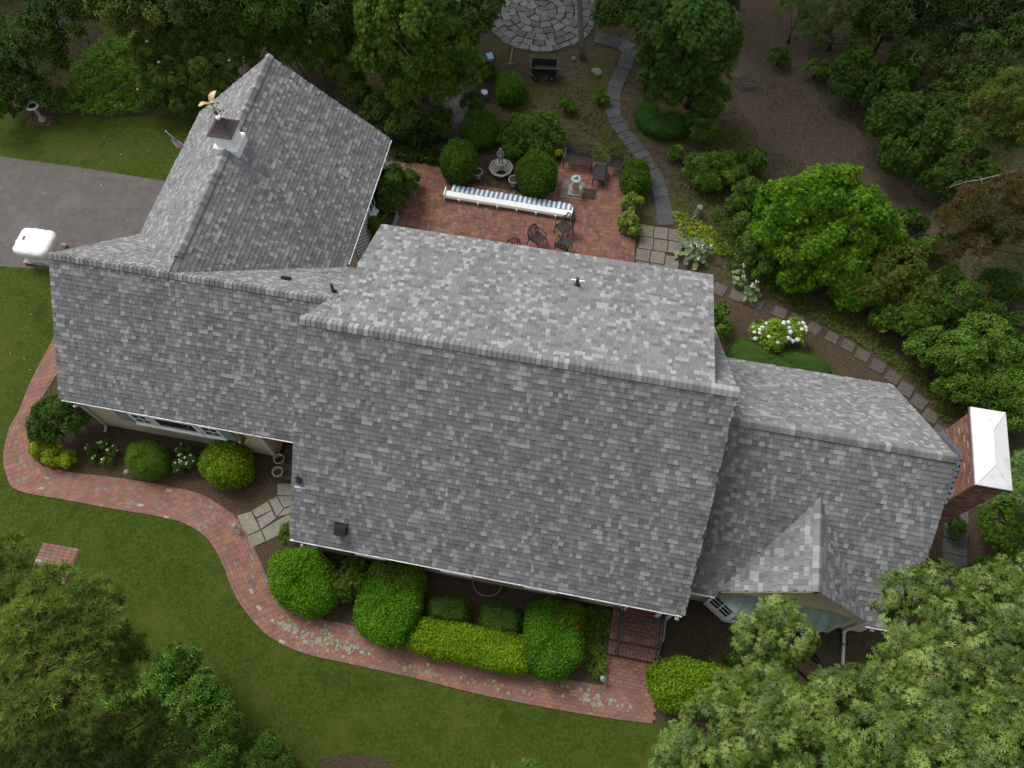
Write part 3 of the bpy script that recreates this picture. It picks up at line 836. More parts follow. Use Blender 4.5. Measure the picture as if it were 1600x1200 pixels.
r_right = roof_plane('roof', (3.6, 4.943, 2.313), X1, (0, 3.964, 3.336), 6.22, hyp(3.964, 3.336), label='front roof slope of the right wing', notch=(1.15, 5.06, .45), hide=lambda c: (c[:, 0] > 4.72) & (c[:, 0] < 8.66) & (c[:, 1] < 5.2))
roof_plane('roof', (9.82, 12.87, 1.865), X_1, (0, -3.963, 3.784), 6.22, hyp(3.963, 3.784))
zR = lambda y: 2.283+(y-4.907)*.8415
r_cross = roof_plane('roof', (4.63, 8.1, 2.393), Y_1, (2.08, 0, 2.107), 3.05, hyp(2.08, 2.107), hide=lambda c: zR(c[:, 1]) > c[:, 2]+.12, label='small front gable roof on the right wing')
roof_plane('roof', (8.76, 5.05, 2.393), Y1, (-2.05, 0, 2.107), 3.05, hyp(2.05, 2.107), hide=lambda c: zR(c[:, 1]) > c[:, 2]+.12)

# --- ridge caps, each a bent piece of shingle over a dark ridge vent
def ridge(deck, A, B, sl1, sl2, skip=0.0, vent=True):
    """from A to B; sl1/sl2: downward slope on the left / right of the direction A->B"""
    A, B = np.array(A, float), np.array(B, float); L = np.linalg.norm(B-A); d = (B-A)/L
    left = np.cross([0, 0, 1], d)
    def prof(wd, lift):
        P = []
        for q in (-1, -.7, -.35, -.12, .12, .35, .7, 1):
            sl = sl2 if q < 0 else sl1
            P.append((q*wd*math.cos(math.atan(sl)), -abs(q)*wd*math.sin(math.atan(sl))+lift-.02*max(0, .3-abs(q))))
        return P
    up = np.array([0, 0, 1.])
    if vent:
        mb = MB(); p = prof(.135, .028); n = len(p)
        V = [A+d*(.12)+left*a+up*b for a, b in p]+[B-d*.12+left*a+up*b for a, b in p]+[A+d*.12+left*a+up*(b-.05) for a, b in p]+[B-d*.12+left*a+up*(b-.05) for a, b in p]
        F = [(i, i+1, n+i+1, n+i) for i in range(n-1)]+[(0, n, 3*n, 2*n), (n-1, 2*n-1, 4*n-1, 3*n-1)]
        mb.add(V, F); mb.build('ridge_vent', M_BLACK, deck)
    cache = {}
    k = int((L)/SH_E)
    step = L/k
    rot = Matrix((tuple(d)+(0,), tuple(left)+(0,), (0, 0, 1, 0), (0, 0, 0, 1))).transposed()
    for i in range(k):
        t = shade_tint(1)[0]; key = round(float(t[0]), 2)
        if key not in cache:
            p = prof(.18, 0); n = len(p)
            V = [(0, a, b+.036) for a, b in p]+[(step+.02, a*1.04, b+.056) for a, b in p]+[(0, a, b+.022) for a, b in p]+[(step+.02, a*1.04, b+.030) for a, b in p]
            F = [(i_, n+i_, n+i_+1, i_+1) for i_ in range(n-1)]+[(n+i_, 3*n+i_, 3*n+i_+1, n+i_+1) for i_ in range(n-1)]+[(0, 2*n, 3*n, n), (n-1, 2*n-1, 4*n-1, 3*n-1)]
            T = np.tile(t, (4*n, 1)); T[2*n:] = .03
            cache[key] = raw_mesh('ridge_cap', np.array(V), F, M_SHINGLE, T)
        o = bpy.data.objects.new('ridge_cap', cache[key])
        o.matrix_local = Matrix.Translation(Vector(A+d*(i*step))) @ rot
        link(o, deck)
ridge(r_main, (-7.70, 9.01, 7.06), (3.80, 9.01, 7.06), .55, .97)
ridge(r_left, (-16.57, 10.58, 5.52), (-7.70, 10.58, 5.52), 1.02, .98)
ridge(r_gar, (-12.70, 11.2, 5.52), (-12.70, 19.77, 5.52), .858, .858)
ridge(r_right, (3.75, 8.907, 5.656), (9.82, 8.907, 5.656), .95, .84)
ridge(r_cross, (6.71, 5.05, 4.51), (6.71, 7.55, 4.51), 1.01, 1.03)

# --- walls
def ext_x(poly, x0, x1, name='wall', m=None):      # poly of (y, z) extruded along x
    n = len(poly); mb = MB()
    mb.add([(x0, y, z) for y, z in poly]+[(x1, y, z) for y, z in poly], [list(range(n)), list(range(n, 2*n))[::-1]]+[(i, n+i, n+(i+1) % n, (i+1) % n) for i in range(n)])
    return mb.build(name, m or M_WALL, house)
def ext_y(poly, y0, y1, name='wall', m=None):      # poly of (x, z) extruded along y
    n = len(poly); mb = MB()
    mb.add([(x, y0, z) for x, z in poly]+[(x, y1, z) for x, z in poly], [list(range(n))[::-1], list(range(n, 2*n))]+[(i, (i+1) % n, n+(i+1) % n, n+i) for i in range(n)])
    return mb.build(name, m or M_WALL, house)
w_main = ext_x([(4.5, 0), (13.42, 0), (13.42, 5.0), (9.01, 6.86), (4.5, 2.4)], -6.97, 3.10)
ext_x([(4.5, 0), (13.2, 0), (13.2, 2.75), (9.01, 6.8), (4.5, 2.4)], 3.102, 3.57)
ext_x([(4.5, 0), (13.2, 0), (13.2, 2.75), (9.01, 6.8), (4.5, 2.4)], -7.5, -6.972)
w_left = ext_x([(7.3, 0), (13.6, 0), (13.6, 2.2), (10.58, 5.28), (7.3, 2.12)], -16.2, -9.84)
ext_x([(8.8, 0), (13.6, 0), (13.6, 2.2), (10.58, 5.28), (8.8, 3.5)], -9.838, -7.502)
w_gar = ext_y([(-16.2, 0), (-9.15, 0), (-9.15, 2.25), (-12.70, 5.28), (-16.2, 2.25)], 13.2, 19.5)
w_right = ext_x([(5.2, 0), (12.6, 0), (12.6, 1.95), (8.907, 5.42), (5.2, 2.3)], 3.572, 9.5)
w_cross = ext_y([(4.78, 0), (8.62, 0), (8.62, 2.3), (6.71, 4.32), (4.78, 2.3)], 5.12, 7.0)
# clapboards, each a lapped board on the walls one can look down on
def clap(parent, x0, x1, y, z0, z1, edges=None):
    k = 0; z = z0
    while z < z1-.02:
        a, b = (x0, x1) if edges is None else edges(z+.05)
        if b-a > .1:
            mb = MB(); mb.add([(a, y-.014, z), (b, y-.014, z), (b, y-.004, z+.115), (a, y-.004, z+.115), (a, y, z), (b, y, z)], [(0, 1, 2, 3), (0, 4, 5, 1)])
            mb.build('clapboard', M_WALL, parent)
        z += .115; k += 1
clap(w_left, -16.2, -9.84, 7.3, .05, 2.1)
clap(w_main, -7.5, 3.57, 4.5, .05, 2.35)
clap(w_cross, 4.78, 8.62, 5.12, 2.0, 4.3, lambda z: (4.80, 8.60) if z < 2.3 else (4.80+(z-2.3)*.95, 8.60-(z-2.3)*.95))
# rake boards and gable trim of the small front gable
mb = MB()
mb.obox((5.72, 5.05, 3.40), (2.0, 0, 2.02), (0, -1, 0), 2.72, .10, .03); mb.build('rake_board', M_WALL, house)
mb = MB(); mb.obox((7.70, 5.05, 3.40), (-2.0, 0, 2.02), (0, -1, 0), 2.72, .10, .03); mb.build('rake_board', M_WALL, house)
mb = MB(); mb.add([(6.35, 5.095, 4.08), (7.0, 5.095, 4.08), (6.85, 5.09, 4.25), (6.68, 5.09, 4.36), (6.5, 5.09, 4.25)], [(0, 1, 2, 3, 4)])
for k in range(5): mb.box(6.4+.05*abs(k-2)*.4, 6.96-.05*abs(k-2)*.4, 5.07, 5.095, 4.10+k*.045, 4.112+k*.045)
mb.build('gable_vent', mat('vent_grey', (.09, .09, .088), .7), house)

# --- gutters with their hangers
def gutter(A, B, out, z_drop=.02, hang=.72):
    A, B, out = np.array(A, float), np.array(B, float), np.array(out, float)
    d = (B-A); L = np.linalg.norm(d); d /= L
    up = np.array([0, 0, 1.])
    pr = [(q-.08, z) for q, z in [(-.01, -.02), (-.01, -.12), (.07, -.12), (.085, -.05), (.105, -.02), (.105, .0), (.065, .0), (.06, -.045), (.055, -.10), (.0, -.10), (.0, -.02)]]
    n = len(pr); mb = MB()
    V = [A+out*a+up*(b-z_drop) for a, b in pr]+[B+out*a+up*(b-z_drop) for a, b in pr]
    mb.add(V, [(i, (i+1) % n, n+(i+1) % n, n+i) for i in range(n)]+[list(range(n))[::-1], list(range(n, 2*n))])
    g = mb.build('gutter', M_WHITE, house)
    k = max(1, int(L/hang))
    for i in range(k+1):
        p = A+d*(L*(i+.15)/(k+.3))
        mb = MB(); mb.obox(p-out*.045+up*(.010-z_drop), out, up, .15, .028, .02); mb.build('hanger', M_WHITE, g)
    return g
gutter((-7.74, 4.20, 2.36), (3.74, 4.20, 2.36), (0, -1, 0))
gutter((-16.5, 7.20, 2.195), (-7.76, 7.20, 2.195), (0, -1, 0))
gutter((-8.83, 13.95, 2.195), (-8.83, 19.72, 2.195), (1, 0, 0))
gutter((-16.57, 13.95, 2.195), (-16.57, 19.72, 2.195), (-1, 0, 0), .03, 3)
gutter((-7.05, 13.757, 5.115), (3.18, 13.757, 5.115), (0, 1, 0), .05, 3)
gutter((3.84, 4.91, 2.283), (4.62, 4.91, 2.283), (0, -1, 0), .02, .4)
gutter((8.78, 4.91, 2.283), (9.75, 4.91, 2.283), (0, -1, 0), .02, .6)
gutter((9.0, 12.87, 1.865), (9.78, 12.87, 1.865), (0, 1, 0), .02, .5)
def spout(pts, w_=.055):
    mb = MB()
    for a, b in zip(pts[:-1], pts[1:]):
        c = [(p+q)/2 for p, q in zip(a, b)]; d = [q-p for p, q in zip(a, b)]
        mb.obox(c, d, (1, 0, 0) if abs(d[2]) > .2*math.hypot(d[0], d[1]) else (0, 0, 1), math.dist(a, b)+.03, w_, w_*1.4)
    mb.build('downspout', mat('grey_trim', (.45, .45, .43), .6), house)
spout([(-16.05, 7.10, 2.08), (-16.02, 7.24, 1.9), (-16.02, 7.24, .15), (-16.02, 7.05, .06)])
spout([(-7.38, 4.12, 2.25), (-7.4, 4.42, 2.0), (-7.4, 4.42, .12)])
spout([(3.62, 4.12, 2.25), (3.62, 4.42, 2.0), (3.62, 4.42, .15), (3.62, 3.78, .05)], .075)
spout([(9.0, 4.86, 2.16), (9.0, 5.14, 1.95), (9.0, 5.14, .14), (9.0, 5.05, .07), (8.98, 4.15, .05)], .07)
# corner boards and frieze
for (x, y, z1) in ((-9.86, 7.28, 2.1), (-9.30, 8.78, 2.4)):
    mb = MB(); mb.box(x-.16, x+.02, y-.03, y+.12, 0, z1); mb.build('corner_board', mat('grey_trim', (.45, .45, .43), .6), house)
mb = MB(); mb.box(-16.2, -9.84, 7.24, 7.29, 1.98, 2.12); mb.build('frieze_board', M_WHITE, house)

# --- windows
def window(x0, x1, z0, z1, y, cols=2, rows=2, parent=None):
    mb = MB(); d = .05
    for (a, b, c, e) in ((x0, x0+.07, z0, z1), (x1-.07, x1, z0, z1), (x0+.07, x1-.07, z0, z0+.07), (x0+.07, x1-.07, z1-.07, z1)):
        mb.box(a, b, y-d, y+.01, c, e)
    wn = mb.build('window', M_WHITE, house)
    mb = MB(); mb.box(x0-.05, x1+.05, y-.09, y+.01, z0-.06, z0-.002); mb.build('sill', M_WHITE, wn)
    cw = (x1-x0-.14)/cols; rh = (z1-z0-.14)/rows
    for i in range(cols):
        for j in range(rows):
            a, c = x0+.07+i*cw, z0+.07+j*rh
            mb = MB(); mb.box(a+.012, a+cw-.012, y-.026, y-.02, c+.012, c+rh-.012); mb.build('pane', M_GLASS, wn)
    mb = MB()
    for i in range(1, cols): mb.box(x0+.07+i*cw-.012, x0+.07+i*cw+.012, y-.04, y-.015, z0+.07, z1-.07)
    for j in range(1, rows): mb.box(x0+.07, x1-.07, y-.038, y-.016, z0+.07+j*rh-.012, z0+.07+j*rh+.012)
    if mb.v: mb.build('muntin', M_WHITE, wn)
    return wn
window(-14.40, -13.72, 1.10, 1.95, 7.28, 2, 2)
window(-13.60, -12.10, 1.10, 1.95, 7.28, 1, 1)
window(-11.98, -11.30, 1.10, 1.95, 7.28, 2, 2)
window(1.55, 1.85, 1.4, 2.1, 4.48, 1, 2)
for x in (-5.6, -2.9, -.3): window(x-.45, x+.45, .95, 2.1, 4.48, 3, 2)
def shutter(x0, x1, z0, z1, y):
    mb = MB(); mb.box(x0, x1, y-.035, y, z0, z1)
    s = mb.build('shutter', M_SHUT, house)
    k = int((z1-z0-.1)/.07)
    for i in range(k):
        mb = MB(); mb.obox(((x0+x1)/2, y-.04, z0+.08+i*.07), (1, 0, 0), (0, -.5, 1), x1-x0-.08, .03, .012); mb.build('slat', M_SHUT, s)
shutter(-14.92, -14.45, 1.08, 1.97, 7.28); shutter(-11.26, -10.83, 1.08, 1.97, 7.28)
for x in (-5.6, -2.9, -.3):
    shutter(x-.95, x-.5, .95, 2.1, 4.48); shutter(x+.5, x+.95, .95, 2.1, 4.48)
# wall lantern beside the recessed side entry
mb = MB(); mb.box(-10.66, -10.54, 7.10, 7.27, 1.45, 1.68); mb.box(-10.69, -10.51, 7.07, 7.28, 1.68, 1.71); mb.box(-10.69, -10.51, 7.07, 7.28, 1.42, 1.45)
ln = mb.build('lantern', mat('lantern_copper', (.16, .09, .05), .5, metal=.4), house)
mb = MB(); mb.lathe([(.02, 0), (.035, .04), (.02, .09)], 8, (-10.6, 7.085, 1.53)); mb.build('bulb', mat('bulb', (.85, .8, .65), .3), ln)
# side door in the recess and front door
def door(x0, x1, y, z0, z1, m, parent=None):
    mb = MB(); mb.box(x0, x1, y-.05, y, z0, z1)
    for i in range(2):
        for j in range(3):
            a = x0+.12+i*(x1-x0-.12)/2; c = z0+.15+j*(z1-z0-.2)/3
            mb.box(a, a+(x1-x0-.36)/2, y-.062, y-.05, c, c+(z1-z0-.5)/3)
    d = mb.build('door', m, house)
    mb = MB(); mb.lathe([(.012, -.05), (.03, -.02), (.03, .02), (.012, .05)], 8, (x1-.1, y-.09, z0+1.0)); mb.build('handle', mat('brass', (.45, .33, .12), .35, metal=.8), d)
    mb = MB(); mb.box(x0-.13, x0-.002, y-.09, y, z0, z1+.1); mb.box(x1+.002, x1+.13, y-.09, y, z0, z1+.1); mb.box(x0-.16, x1+.16, y-.12, y, z1+.102, z1+.26)
    mb.build('door_surround', M_WHITE, d)
door(-8.9, -8.0, 8.79, .1, 2.1, M_SHUT)
door(2.35, 3.25, 4.485, .36, 2.2, mat('door_paint', (.20, .05, .04), .5))

# --- brick front steps with iron handrails
items = []; items2 = []
mb = MB(); mb.box(2.0, 3.56, 3.52, 4.47, 0, .335); mb.box(2.02, 3.54, 3.12, 3.518, 0, .165)
steps = mb.build('front_steps', M_BED, house)
def lay(x0, x1, y0, y1, z, along, k=1.0):
    out = []
    if along == 'x':
        n = int((x1-x0)/.206); m = max(1, int((y1-y0)/.104))
        for j in range(m):
            for i in range(n+1):
                x = x0+(i+.5*(j % 2))*(x1-x0)/n; 
                a, b = max(x0, x-.1), min(x1, x+.1)
                if b-a < .05: continue
                out.append([(a+b)/2, y0+(j+.5)*(y1-y0)/m, random.gauss(0, .008), b-a, .095, z-.05, z+random.uniform(0, .005), *red(k)])
    else:
        n = int((x1-x0)/.104)
        for i in range(n): out.append([x0+(i+.5)*(x1-x0)/n, (y0+y1)/2, math.pi/2+random.gauss(0, .008), y1-y0-.01, .095, z-.05, z+random.uniform(0, .005), *red(k)])
    return out
items += lay(2.2, 3.36, 3.74, 4.45, .37, 'x', .72)+lay(2.0, 3.56, 3.52, 3.73, .37, 'y', .72)
items += [[x, 3.75+.207*(i+.5), math.pi/2, .2, .09, .32, .37, *red(.72)] for x in (2.05, 2.15, 3.41, 3.51) for i in range(3)]
items += lay(2.02, 3.54, 3.31, 3.515, .20, 'x', .75)+lay(2.02, 3.54, 3.10, 3.305, .20, 'y', .75)
place_pieces(items, steps, 'brick', 'brick_field', M_BRICK, key=np.arange(len(items)))
lp = sheet('entry_landing', [tuple(h2w(x, y)[:2]) for x, y in ((2.03, 1.47), (3.60, 1.47), (3.56, 3.11), (2.03, 3.11))], .0265, M_BED, px=False)
it = []
for a in lay(2.04, 3.58, 1.48, 3.10, .034, 'x', .95):
    p = h2w(a[0], a[1]); it.append([p[0], p[1], YAW+a[2], a[3], a[4], .005, .034+random.uniform(0, .005), *a[7:]])
place_pieces(it, lp, 'brick', 'brick_field', M_BRICK)
for x in (2.22, 3.42):
    mb = MB()
    mb.tube([(x, 4.42, 1.30), (x, 4.1, 1.30), (x, 3.55, 1.22), (x, 3.18, 1.03), (x, 3.05, .98), (x, 3.0, 1.0)], .024, 6)
    mb.tube([(x, 4.42, .55), (x, 3.6, .55), (x, 3.2, .36)], .012, 5)
    rl = mb.build('handrail', M_BLACK, house)
    for y, z0, z1 in ((4.4, .36, 1.3), (3.58, .36, 1.23), (3.2, .19, 1.04)):
        mb = MB(); mb.tube([(x, y, z0), (x, y, z1)], .016, 5); mb.lathe([(.04, 0), (.04, .02)], 8, (x, y, z0)); mb.build('post', M_BLACK, rl)
    for k in range(7):
        y = 4.3-k*.11; mb = MB(); mb.tube([(x, y, .55), (x, y, 1.27)], .008, 4); mb.build('baluster', M_BLACK, rl)

# --- bay window with its green copper roof under the front gable
ev = [(4.62, 5.10), (5.30, 4.60), (7.86, 4.60), (8.56, 5.10)]
mb = MB()
zt, ze = 2.42, 1.97
mb.add([(x, y, ze) for x, y in ev]+[(5.45, 5.11, zt), (7.80, 5.11, zt), (4.66, 5.11, ze+.02), (8.52, 5.11, ze+.02)], [(1, 2, 5, 4), (0, 1, 4, 6), (2, 3, 7, 5)])
mb.add([(x, y, ze-.002) for x, y in ev]+[(x, y, ze-.06) for x, y in ev], [(0, 4, 5, 1), (1, 5, 6, 2), (2, 6, 7, 3), (4, 7, 6, 5)])
bay = mb.build('bay_roof', M_COPPER, house)
for a, b in (((5.30, 4.60, ze+.01), (5.45, 5.11, zt+.012)), ((7.86, 4.60, ze+.01), (7.80, 5.11, zt+.012))):
    mb = MB(); mb.tube([a, b], .018, 6); mb.build('hip_seam', M_COPPER, bay)
for x in np.linspace(5.75, 7.5, 5):
    mb = MB(); mb.tube([(x, 4.61, ze+.008), (x, 5.11, zt+.008)], .006, 4); mb.build('standing_seam', M_COPPER, bay)
bw = [(4.72, 5.12), (5.36, 4.70), (7.80, 4.70), (8.46, 5.12)]
mb = MB(); mb.prism(bw, .12, .62); mb.prism(bw, 1.80, 1.905)
bwall = mb.build('bay_wall', M_WHITE, house)
for i in range(3):
    A, B = np.array(bw[i]), np.array(bw[i+1]); d = B-A; L = np.linalg.norm(d); d /= L; n_ = np.array([d[1], -d[0]])
    cols = 2 if i != 1 else 5; rows = 3
    mb = MB()
    P = lambda s, o, z: (A[0]+d[0]*s+n_[0]*o, A[1]+d[1]*s+n_[1]*o, z)
    def bar(s0, s1, z0, z1, t=.03):
        mb.add([P(s0, 0, z0), P(s1, 0, z0), P(s1, 0, z1), P(s0, 0, z1), P(s0, t, z0), P(s1, t, z0), P(s1, t, z1), P(s0, t, z1)],
               [(4, 5, 6, 7), (0, 1, 5, 4), (1, 2, 6, 5), (2, 3, 7, 6), (3, 0, 4, 7)])
    bar(0, .06, .63, 1.79); bar(L-.06, L, .63, 1.79); bar(.06, L-.06, .63, .69); bar(.06, L-.06, 1.73, 1.79)
    for k in range(1, cols): s = .06+(L-.12)*k/cols; bar(s-.015, s+.015, .69, 1.73, .022)
    for k in range(1, rows): z = .69+1.04*k/rows; bar(.06, L-.06, z-.012, z+.012, .018)
    wn = mb.build('window', M_WHITE, house)
    for k in range(cols):
        for j in range(rows):
            s0, s1 = .06+(L-.12)*k/cols+.015, .06+(L-.12)*(k+1)/cols-.015; z0, z1 = .69+1.04*j/rows+.012, .69+1.04*(j+1)/rows-.012
            mb2 = MB(); mb2.add([P(s0, .008, z0), P(s1, .008, z0), P(s1, .008, z1), P(s0, .008, z1)], [(0, 1, 2, 3)]); mb2.build('pane', M_GLASS, wn)

# --- garden side of the garage wing: corner boards, window, lattice trellises
GX = -9.15
mb = MB(); mb.box(GX-.01, GX+.04, 19.36, 19.53, 0, 2.2); mb.build('corner_board', M_WHITE, house)
mb = MB()
for (a, b, c, e) in ((16.95, 17.05, .85, 2.0), (18.2, 18.3, .85, 2.0), (17.05, 18.2, .85, .93), (17.05, 18.2, 1.92, 2.0)): mb.box(GX, GX+.06, a, b, c, e)
for k in range(1, 4): mb.box(GX+.01, GX+.04, 17.05+k*.2875-.012, 17.05+k*.2875+.012, .93, 1.92)
wn = mb.build('window', M_WHITE, house)
mb = MB(); mb.box(GX, GX+.22, 16.9, 18.35, .78, .848); mb.build('sill', M_WHITE, wn)
for k in range(4):
    mb = MB(); mb.box(GX+.012, GX+.02, 17.065+k*.2875, 17.32+k*.2875, .94, 1.91); mb.build('pane', M_GLASS, wn)
for y0, y1 in ((15.2, 16.7), (18.5, 19.2)):
    mb = MB(); mb.box(GX+.0, GX+.02, y0, y1, .15, 2.0)
    tb = mb.build('trellis_backing', mat('dark_backing', (.03, .032, .035), .8), house)  # plain dark sheet behind the laths
    n = int((y1-y0+1.85)/.19)
    for sgn in (1, -1):
        for k in range(n):
            # diagonal laths clipped to the panel
            pts = []
            b0 = y0-1.85+k*.19+.09
            for z in (.15, 2.0):
                pts.append((b0+(z-.15) if sgn > 0 else y0+y1-(b0+(z-.15)), z))
            (ya, za), (yb, zb) = pts
            lo, hi = 0.0, 1.0
            dy = yb-ya
            for lim, s_ in ((y0, 1), (y1, -1)):
                t = (lim-ya)/dy
                if s_*dy > 0: lo = max(lo, t)
                else: hi = min(hi, t)
            if hi-lo < .03: continue
            p = (GX+.03+.008*sgn, ya+dy*lo, za+(zb-za)*lo); q = (GX+.03+.008*sgn, ya+dy*hi, za+(zb-za)*hi)
            mb = MB(); mb.obox([(a+b)/2 for a, b in zip(p, q)], [b-a for a, b in zip(p, q)], (1, 0, 0), math.dist(p, q), .035, .008); mb.build('lath', M_WHITE, tb)
# --- chimney
mb = MB(); mb.box(9.842, 10.58, 7.965, 9.955, 0, 6.30)
ch = mb.build('chimney', mat('mortar', (.26, .23, .20), .95, noise=(20, .2)), house)
ch['label'] = 'broad brick chimney with white metal cap'
CRED = [(5, (.165, .082, .056)), (3, (.13, .068, .05)), (2, (.20, .105, .07)), (1.4, (.23, .15, .11)), (.6, (.28, .23, .18))]
CB = []
def chim_face(fixed, axis, a0, a1, z0, z1, sgn):
    n = int((z1-z0)/.075)
    for j in range(n):
        z = z0+j*.075; a = a0-(.105 if j % 2 else 0)
        while a < a1-.03:
            s, e = max(a, a0), min(a+.203, a1)
            if e-s > .04: CB.append((fixed, axis, s+.005, e-.005, z+.005, z+.069, sgn))
            a += .21
chim_face(9.84, 0, 7.965, 9.955, 2.0, 6.3, -1); chim_face(7.963, 1, 9.845, 10.58, .02, 6.3, -1)
chim_face(10.582, 0, 7.965, 9.955, 4.0, 6.3, 1); chim_face(9.957, 1, 9.845, 10.58, 3.0, 6.3, 1)
def cb_add(mb, c, tint, local=False):
    fx, ax, a0, a1, z0, z1, sg = c
    t = fx+sg*random.uniform(.007, .012)
    lo, hi = min(fx-sg*.004, t), max(fx-sg*.004, t)
    if ax == 0: mb.box(lo, hi, a0, a1, z0, z1, tint)
    else: mb.box(a0, a1, lo, hi, z0, z1, tint)
zroof = lambda y: 5.649-abs(y-8.907)*.9
vis_ = [i for i, c in enumerate(CB) if (c[1] == 0 and c[6] < 0 and c[4] > zroof((c[2]+c[3])/2)-.1)]
vis_ = sorted(vis_, key=lambda i: -CB[i][4])[:300]
vs = set(vis_)
mb = MB()
for i, c in enumerate(CB):
    t = red(1.0, CRED)
    if i in vs:
        m1 = MB(); cb_add(m1, c, t); m1.build('brick', M_BRICK, ch, tint=True)
    else: cb_add(mb, c, t)
tag(mb.build('brick_field', M_BRICK, ch, tint=True), kind='stuff')
# lead step flashing along the rakes
mb = MB()
for k in range(9):
    for s_ in (-1, 1):
        y = 8.93+s_*(.06+k*.115); z = zroof(y)
        mb.box(9.79, 9.826, y-.075, y+.075, z-.06, z+.20-.004*k+.001*(k % 2))
mb.build('step_flashing', mat('lead_flashing', (.10, .12, .15), .6, noise=(12, .2)), ch)
mb = MB()
z0, z1, z2 = 6.32, 6.44, 6.52
x0, x1, y0, y1 = 9.80, 10.62, 7.925, 9.995
mb.box(x0+.05, x1-.05, y0+.05, y1-.05, 6.28, z0)
mb.add([(x0-.02, y0-.02, z1), (x1+.02, y0-.02, z1), (x1+.02, y1+.02, z1), (x0-.02, y1+.02, z1), (10.20, 8.45, z2+.06), (10.22, 9.4, z2+.06)],
       [(0, 1, 4), (1, 2, 5, 4), (2, 3, 5), (3, 0, 4, 5)])
mb.add([(x0-.02, y0-.02, z1-.001), (x1+.02, y0-.02, z1-.001), (x1+.02, y1+.02, z1-.001), (x0-.02, y1+.02, z1-.001), (x0-.02, y0-.02, z0+.03), (x1+.02, y0-.02, z0+.03), (x1+.02, y1+.02, z0+.03), (x0-.02, y1+.02, z0+.03)],
       [(0, 4, 5, 1), (1, 5, 6, 2), (2, 6, 7, 3), (3, 7, 4, 0), (4, 7, 6, 5)])
cp = mb.build('chimney_cap', mat('white_metal', (.60, .60, .60), .45, spec=.4, noise2=[(2.5, (.40, .39, .37), .52, .74)]), ch)
mb = MB()
for a, b in (((x0-.03, y0-.03), (x1+.03, y0-.03)), ((x1+.03, y0-.03), (x1+.03, y1+.03)), ((x1+.03, y1+.03), (x0-.03, y1+.03)), ((x0-.03, y1+.03), (x0-.03, y0-.03))):
    mb.tube([(a[0], a[1], z1-.07), (b[0], b[1], z1-.07)], .022, 5)
mb.build('cap_rim', M_BLACK, cp)
mb = MB()
for a, b in (((x0, y0), (10.20, 8.45)), ((x1, y0), (10.20, 8.45)), ((x0, y1), (10.22, 9.4)), ((x1, y1), (10.22, 9.4))):
    mb.tube([(a[0], a[1], z1+.004), (b[0], b[1], z2+.064)], .012, 5)
mb.tube([(10.20, 8.45, z2+.064), (10.22, 9.4, z2+.064)], .012, 5); mb.build('cap_seam', MATS['white_metal'], cp)
# --- roof penetrations
M_PIPE = mat('vent_pipe', (.05, .05, .05), .6)
def vent_pipe(p, h, slope_n, flash=False):
    r_ = empty  # plain pipe with a flange
    mb = MB(); mb.tube([(p[0], p[1], p[2]-.1), (p[0], p[1], p[2]+h)], .045, 10)
    mb.lathe([(.11, -.02), (.10, .03), (.06, .09), (.05, .10)], 12, p)
    o = mb.build('vent_pipe', M_PIPE, house, smooth=False)
    if flash:
        mb = MB(); c = Vector(p)+Vector((0, 0, .03)); mb.obox(c, (1, 0, 0), slope_n, .30, .24, .008); mb.build('flashing', M_WHITE, o)
vent_pipe((-.71, 12.25, 5.73), .40, (0, .38, .92))
mb = MB(); mb.obox((-.71, 12.47, 5.655), (1, 0, 0), (0, .38, .92), .40, .05, .02); mb.build('flashing', M_WHITE, house)
vent_pipe((-7.92, 11.22, 4.86), .48, (0, .7, .7))
vent_pipe((-7.53, 5.63, 3.77), .34, (0, -.7, .7))
mb = MB(); mb.obox((-7.50, 5.46, 3.60), (1, 0, 0), (0, -.7, .7), .32, .05, .02); mb.build('flashing', M_WHITE, house)
def box_vent(p, sl, w_, l_, h_):
    mb = MB(); V = Vector((0, 1, sl)).normalized(); N_ = Vector((0, -sl, 1)).normalized(); c = Vector(p)
    mb.obox(c+N_*.012, (1, 0, 0), N_, w_*1.25, l_*1.3, .01)
    def q(x, v, n): return c+Vector((x, 0, 0))+V*v+N_*n
    a, b = w_/2, l_/2
    mb.add([q(-a, -b, .02), q(a, -b, .02), q(a, b, .02), q(-a, b, .02), q(-a*.94, -b, h_), q(a*.94, -b, h_), q(a*.9, b*.8, h_*.8), q(-a*.9, b*.8, h_*.8)],
           [(4, 5, 6, 7), (0, 1, 5, 4), (1, 2, 6, 5), (2, 3, 7, 6), (3, 0, 4, 7)])
    mb.build('roof_vent', mat('vent_black', (.022, .022, .024), .45, spec=.4), house)
box_vent((-6.2, 4.70, 2.85), .973, .34, .28, .20)
box_vent((-9.7, 11.63, 4.44), -1.02, .26, .22, .12)

# ================================================================== THINGS ON AND AROUND THE HOUSE
# --- cupola on the garage ridge
cu = empty('cupola', h2w(-12.72, 15.82, 4.95), YAW)
tag(cu, 'white square cupola with dark metal roof on the garage ridge', 'cupola')
def sq_frame(mb, a, z0, z1, b=None):
    b = a if b is None else b
    mb.add([(-a, -a, z0), (a, -a, z0), (a, a, z0), (-a, a, z0), (-b, -b, z1), (b, -b, z1), (b, b, z1), (-b, b, z1)], [(4, 5, 6, 7), (3, 2, 1, 0), (0, 1, 5, 4), (1, 2, 6, 5), (2, 3, 7, 6), (3, 0, 4, 7)])
mb = MB(); sq_frame(mb, .40, -.1, .56); mb.build('base', M_WHITE, cu)
mb = MB(); sq_frame(mb, .42, .561, .60, .37); mb.build('base_moulding', M_WHITE, cu)
mb = MB(); sq_frame(mb, .31, .602, .86); lo_ = mb.build('louvre_box', M_WHITE, cu)
